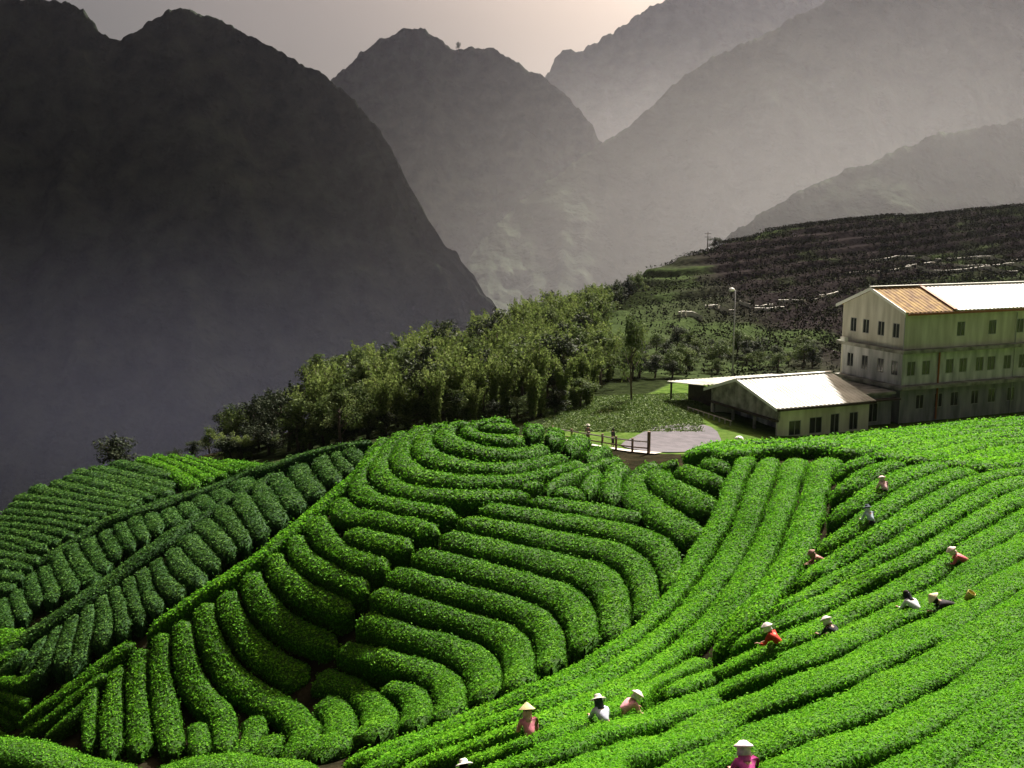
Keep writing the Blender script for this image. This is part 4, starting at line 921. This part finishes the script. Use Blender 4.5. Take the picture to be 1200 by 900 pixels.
def person(u, v, heading, kind, shirt, trous, hat, hatc, scarf, label, Y=None, apron=None):
    """(u, v): where the figure meets the hedge tops; heading degrees, 0 faces away from the camera, 90 faces left"""
    Yv = Y or float(DEP([u], [v])[0]); p = unp(u, v, Yv)
    z = p[2] - .90 if Y is None else p[2]
    P = empty('person', (p[0], p[1], z), R(heading), label=label, cat='person', group='tea pickers' if Y is None else 'people by the fence')
    P.scale = (.92, .92, .92)
    J, b, s_, t_ = PM[kind]
    for nm, me, m in (('body', b, SKIN), ('shirt', s_, cm(shirt)), ('trousers', t_, cm(trous))):
        me = me.copy(); me.materials.append(m); link(bpy.data.objects.new(nm, me), P)
    q = J['nu'].to_track_quat('Z', 'Y').to_matrix().to_4x4(); M0 = Matrix.Translation(J['head']) @ q
    for sx in (-.03, .03):
        e = MB(); e.lathe([(.0, .010), (.008, .006), (.010, 0), (.008, -.006), (0, -.010)], 8, M0 @ Matrix.Translation((sx, .084, .02))); e.build('eye', M_GLASS, P, True)
    hr = MB(); hr.lathe([(.012, .155), (.06, .14), (.095, .09), (.105, .03), (.098, -.05), (.06, -.10)], 14, M0 @ Matrix.Translation((0, -.022, 0))); hr.build('hair', cm((.02, .016, .014)), P, True)
    H = M0 @ Matrix.Translation((0, 0, .10)) @ Matrix.Diagonal((.88, .88, .95, 1))
    h_ = MB()
    if hat == 'cone': h_.lathe([(.012, .155), (.06, .12), (.15, .045), (.235, -.025), (.24, -.032), (.15, .025), (.06, .095)], 24, H)
    elif hat == 'brim': h_.lathe([(.01, .10), (.07, .095), (.105, .06), (.115, .0), (.19, -.02), (.235, -.045), (.235, -.053), (.19, -.03), (.11, -.012), (.10, .05)], 24, H)
    elif hat == 'hood': h_.lathe([(.01, .075), (.08, .062), (.125, .02), (.19, -.015), (.215, -.04), (.205, -.052), (.145, -.045), (.14, -.12), (.165, -.20), (.158, -.205), (.132, -.12)], 20, H @ Matrix.Translation((0, -.02, 0)))
    if hat: h_.build({'cone': 'conical_hat', 'brim': 'sun_hat', 'hood': 'head_scarf'}[hat], cm(hatc), P, True)
    if scarf:
        sc = MB(); sc.lathe([(.10, .04), (.118, -.02), (.115, -.08), (.125, -.14), (.165, -.20), (.16, -.205), (.118, -.14), (.10, -.08)], 18, M0 @ Matrix.Translation((0, -.015, 0))); sc.build('neck_scarf', cm(scarf), P, True)
    if apron:
        ap = MB(); c0 = J['waist']; up = J['up']; bk = Vector((0, -math.cos(math.atan2(up.y, up.z)), math.sin(math.atan2(up.y, up.z))))
        ct = c0 + bk * .17
        ap.lathe([(.10, -.17), (.145, -.15), (.165, 0), (.175, .17), (.165, .175), (.15, .0), (.12, -.13)], 16, Matrix.Translation(ct) @ up.to_track_quat('Z', 'Y').to_matrix().to_4x4()); ap.build('picking_basket', cm(apron), P, True)
    return P
WH = (.72, .70, .68); STRAW = (.68, .55, .30); PINKP = (.70, .52, .50); NAVY = (.02, .022, .03)
person(621, 858, 10, 'lean', (.62, .22, .28), NAVY, 'cone', STRAW, (.60, .35, .30), 'picker in a round straw hat and dull red top, lowest on the gully edge')
person(708, 841, 15, 'bend', (.55, .58, .72), NAVY, 'brim', (.62, .60, .52), (.04, .05, .06), 'picker in a pale blue shirt bending over, left one of the close pair')
person(731, 829, -60, 'bend', (.76, .34, .40), (.40, .12, .16), 'hood', (.74, .62, .60), None, 'picker in a pink and white head scarf, right one of the close pair')
person(878, 910, 5, 'lean', (.80, .12, .46), NAVY, 'hood', (.74, .60, .66), (.75, .15, .45), 'picker in bright pink with a pale pink scarf cut by the bottom edge')
person(912, 751, 55, 'lean', (.55, .045, .03), (.40, .05, .03), 'hood', (.74, .66, .66), None, 'picker in a red jacket and white head scarf below the dark corner')
person(981, 742, 30, 'bend', NAVY, NAVY, 'hood', (.62, .55, .56), None, 'picker in dark clothes with a pale grey pink head scarf, right of the red one')
person(1074, 711, 20, 'bend', (.62, .66, .72), NAVY, None, None, NAVY, 'bareheaded picker in a white shirt bending over beside the straw hat picker')
person(1116, 706, 75, 'low', (.025, .022, .028), NAVY, 'cone', (.74, .62, .42), None, 'picker in black bending low under a broad pale straw hat')
person(1131, 655, 70, 'bend', (.66, .15, .19), (.40, .10, .14), 'hood', (.74, .58, .54), None, 'picker in dark red with a peach head scarf, upper right')
person(1021, 608, 10, 'lean', (.50, .60, .74), NAVY, 'brim', (.08, .10, .14), (.66, .70, .74), 'picker in a blue grey top and dark hat among the upper rows')
person(1037, 572, 5, 'lean', (.80, .52, .55), NAVY, 'hood', (.72, .52, .52), None, 'picker in a pale pink scarf and top, highest and farthest on the slope')
_lo = person(964, 648, 80, 'bend', (.34, .16, .14), (.12, .05, .05), 'hood', (.32, .18, .16), None, 'picker in brownish red half hidden in the dark gap left of the upper rows')
_lo.location.z -= .25
person(551, 922, 20, 'bend', (.55, .55, .58), NAVY, 'brim', (.76, .72, .68), None, 'picker of whom only a white hat shows at the bottom edge')
for (u, v, Y, hd, sc_, tc_, hat, hc, lab) in ((689, 503, 79.5, 150, (.09, .075, .06), (.05, .045, .04), 'cone', (.76, .72, .66), 'person in dark clothes and a white hat standing by the fence'),
                                     (718, 514, 78.5, -60, (.03, .03, .035), (.035, .03, .03), None, None, 'bareheaded person in black standing on the path by the fence')):
    q = unp(u, v, Y); o = person(u, v, hd, 'stand', sc_, tc_, hat, hc, None, lab, Y=Y); o.location.z = gz1(q[0], q[1]) + .1
# a yellow basket beside the straw hat picker
q = unp(1137, 697, float(DEP([1137], [700])[0])); mb = MB(); mb.lathe([(.05, -.38), (.17, -.36), (.21, 0), (.23, .18), (.21, .18), (.19, 0), (.15, -.33)], 18)
o = mb.build('picking_basket', mat('yellow_cane', (.50, .42, .10), .8, noise=20), None, True); o.location = (q[0], q[1], q[2]); o.rotation_euler = (.3, .4, 0); o.scale = (.5, .5, .5); tag(o, 'yellow picking basket resting on the hedge behind the straw hat picker', 'basket')

# ------------------------------------------------------------------ haze
mh = bpy.data.materials.new('haze'); mh.use_nodes = True; t = mh.node_tree; t.nodes.clear()
out = N(t, 'ShaderNodeOutputMaterial'); pv = N(t, 'ShaderNodeVolumePrincipled')
pv.inputs['Density'].default_value = .00003; pv.inputs['Color'].default_value = (.78, .80, 1.0, 1); pv.inputs['Anisotropy'].default_value = .8
t.links.new(pv.outputs[0], out.inputs['Volume'])
mb = MB(); mb.box(-4600, 4600, -1000, 5700, -177, 425); tag(mb.build('haze', mh), 'thin grey mountain haze filling the valley', None, None, 'stuff')

mm = bpy.data.materials.new('mist'); mm.use_nodes = True; t = mm.node_tree; t.nodes.clear()
out = N(t, 'ShaderNodeOutputMaterial'); pv = N(t, 'ShaderNodeVolumePrincipled')
pv.inputs['Color'].default_value = (.92, .92, .94, 1); pv.inputs['Anisotropy'].default_value = .7
tc = N(t, 'ShaderNodeTexCoord'); gr = N(t, 'ShaderNodeTexGradient'); gr.gradient_type = 'QUADRATIC_SPHERE'
t.links.new(tc.outputs['Object'], gr.inputs['Vector'])
dm = N(t, 'ShaderNodeMath', operation='MULTIPLY'); dm.inputs[1].default_value = .00135; t.links.new(gr.outputs['Fac'], dm.inputs[0]); t.links.new(dm.outputs[0], pv.inputs['Density'])
t.links.new(pv.outputs[0], out.inputs['Volume'])
mb = MB(); mb.lathe([(math.sin(a) * 1.0, -math.cos(a)) for a in np.linspace(0.001, math.pi - .001, 25)], 48)
mo = mb.build('mist_bank', mm, None, True); mo.location = (185, 690, -60); mo.scale = (540, 330, 270); mo.rotation_euler = (0, R(-8), 0)
tag(mo, 'pale mist bank lying in the valley between the mountains', None, None, 'stuff')

m2 = mm.copy(); m2.name = 'bluish_mist'
for n_ in m2.node_tree.nodes:
    if n_.type == 'PRINCIPLED_VOLUME': n_.inputs['Color'].default_value = (.66, .69, 1.0, 1)
    if n_.type == 'MATH': n_.inputs[1].default_value = .0008
me2 = mo.data.copy(); me2.materials.clear(); me2.materials.append(m2)
mo = link(bpy.data.objects.new('mist_bank', me2)); mo.location = (-160, 430, -95); mo.scale = (380, 240, 120)
tag(mo, 'thin bluish mist low in the valley below the dark left mountain', None, None, 'stuff')

m3 = mm.copy(); m3.name = 'far_mist'
for n_ in m3.node_tree.nodes:
    if n_.type == 'MATH': n_.inputs[1].default_value = .0007
me3 = me2.copy(); me3.materials.clear(); me3.materials.append(m3)
mo = link(bpy.data.objects.new('mist_bank', me3)); mo.location = (330, 1500, 80); mo.scale = (900, 260, 200)
tag(mo, 'far pale mist between the two highest mountain ridges', None, None, 'stuff')
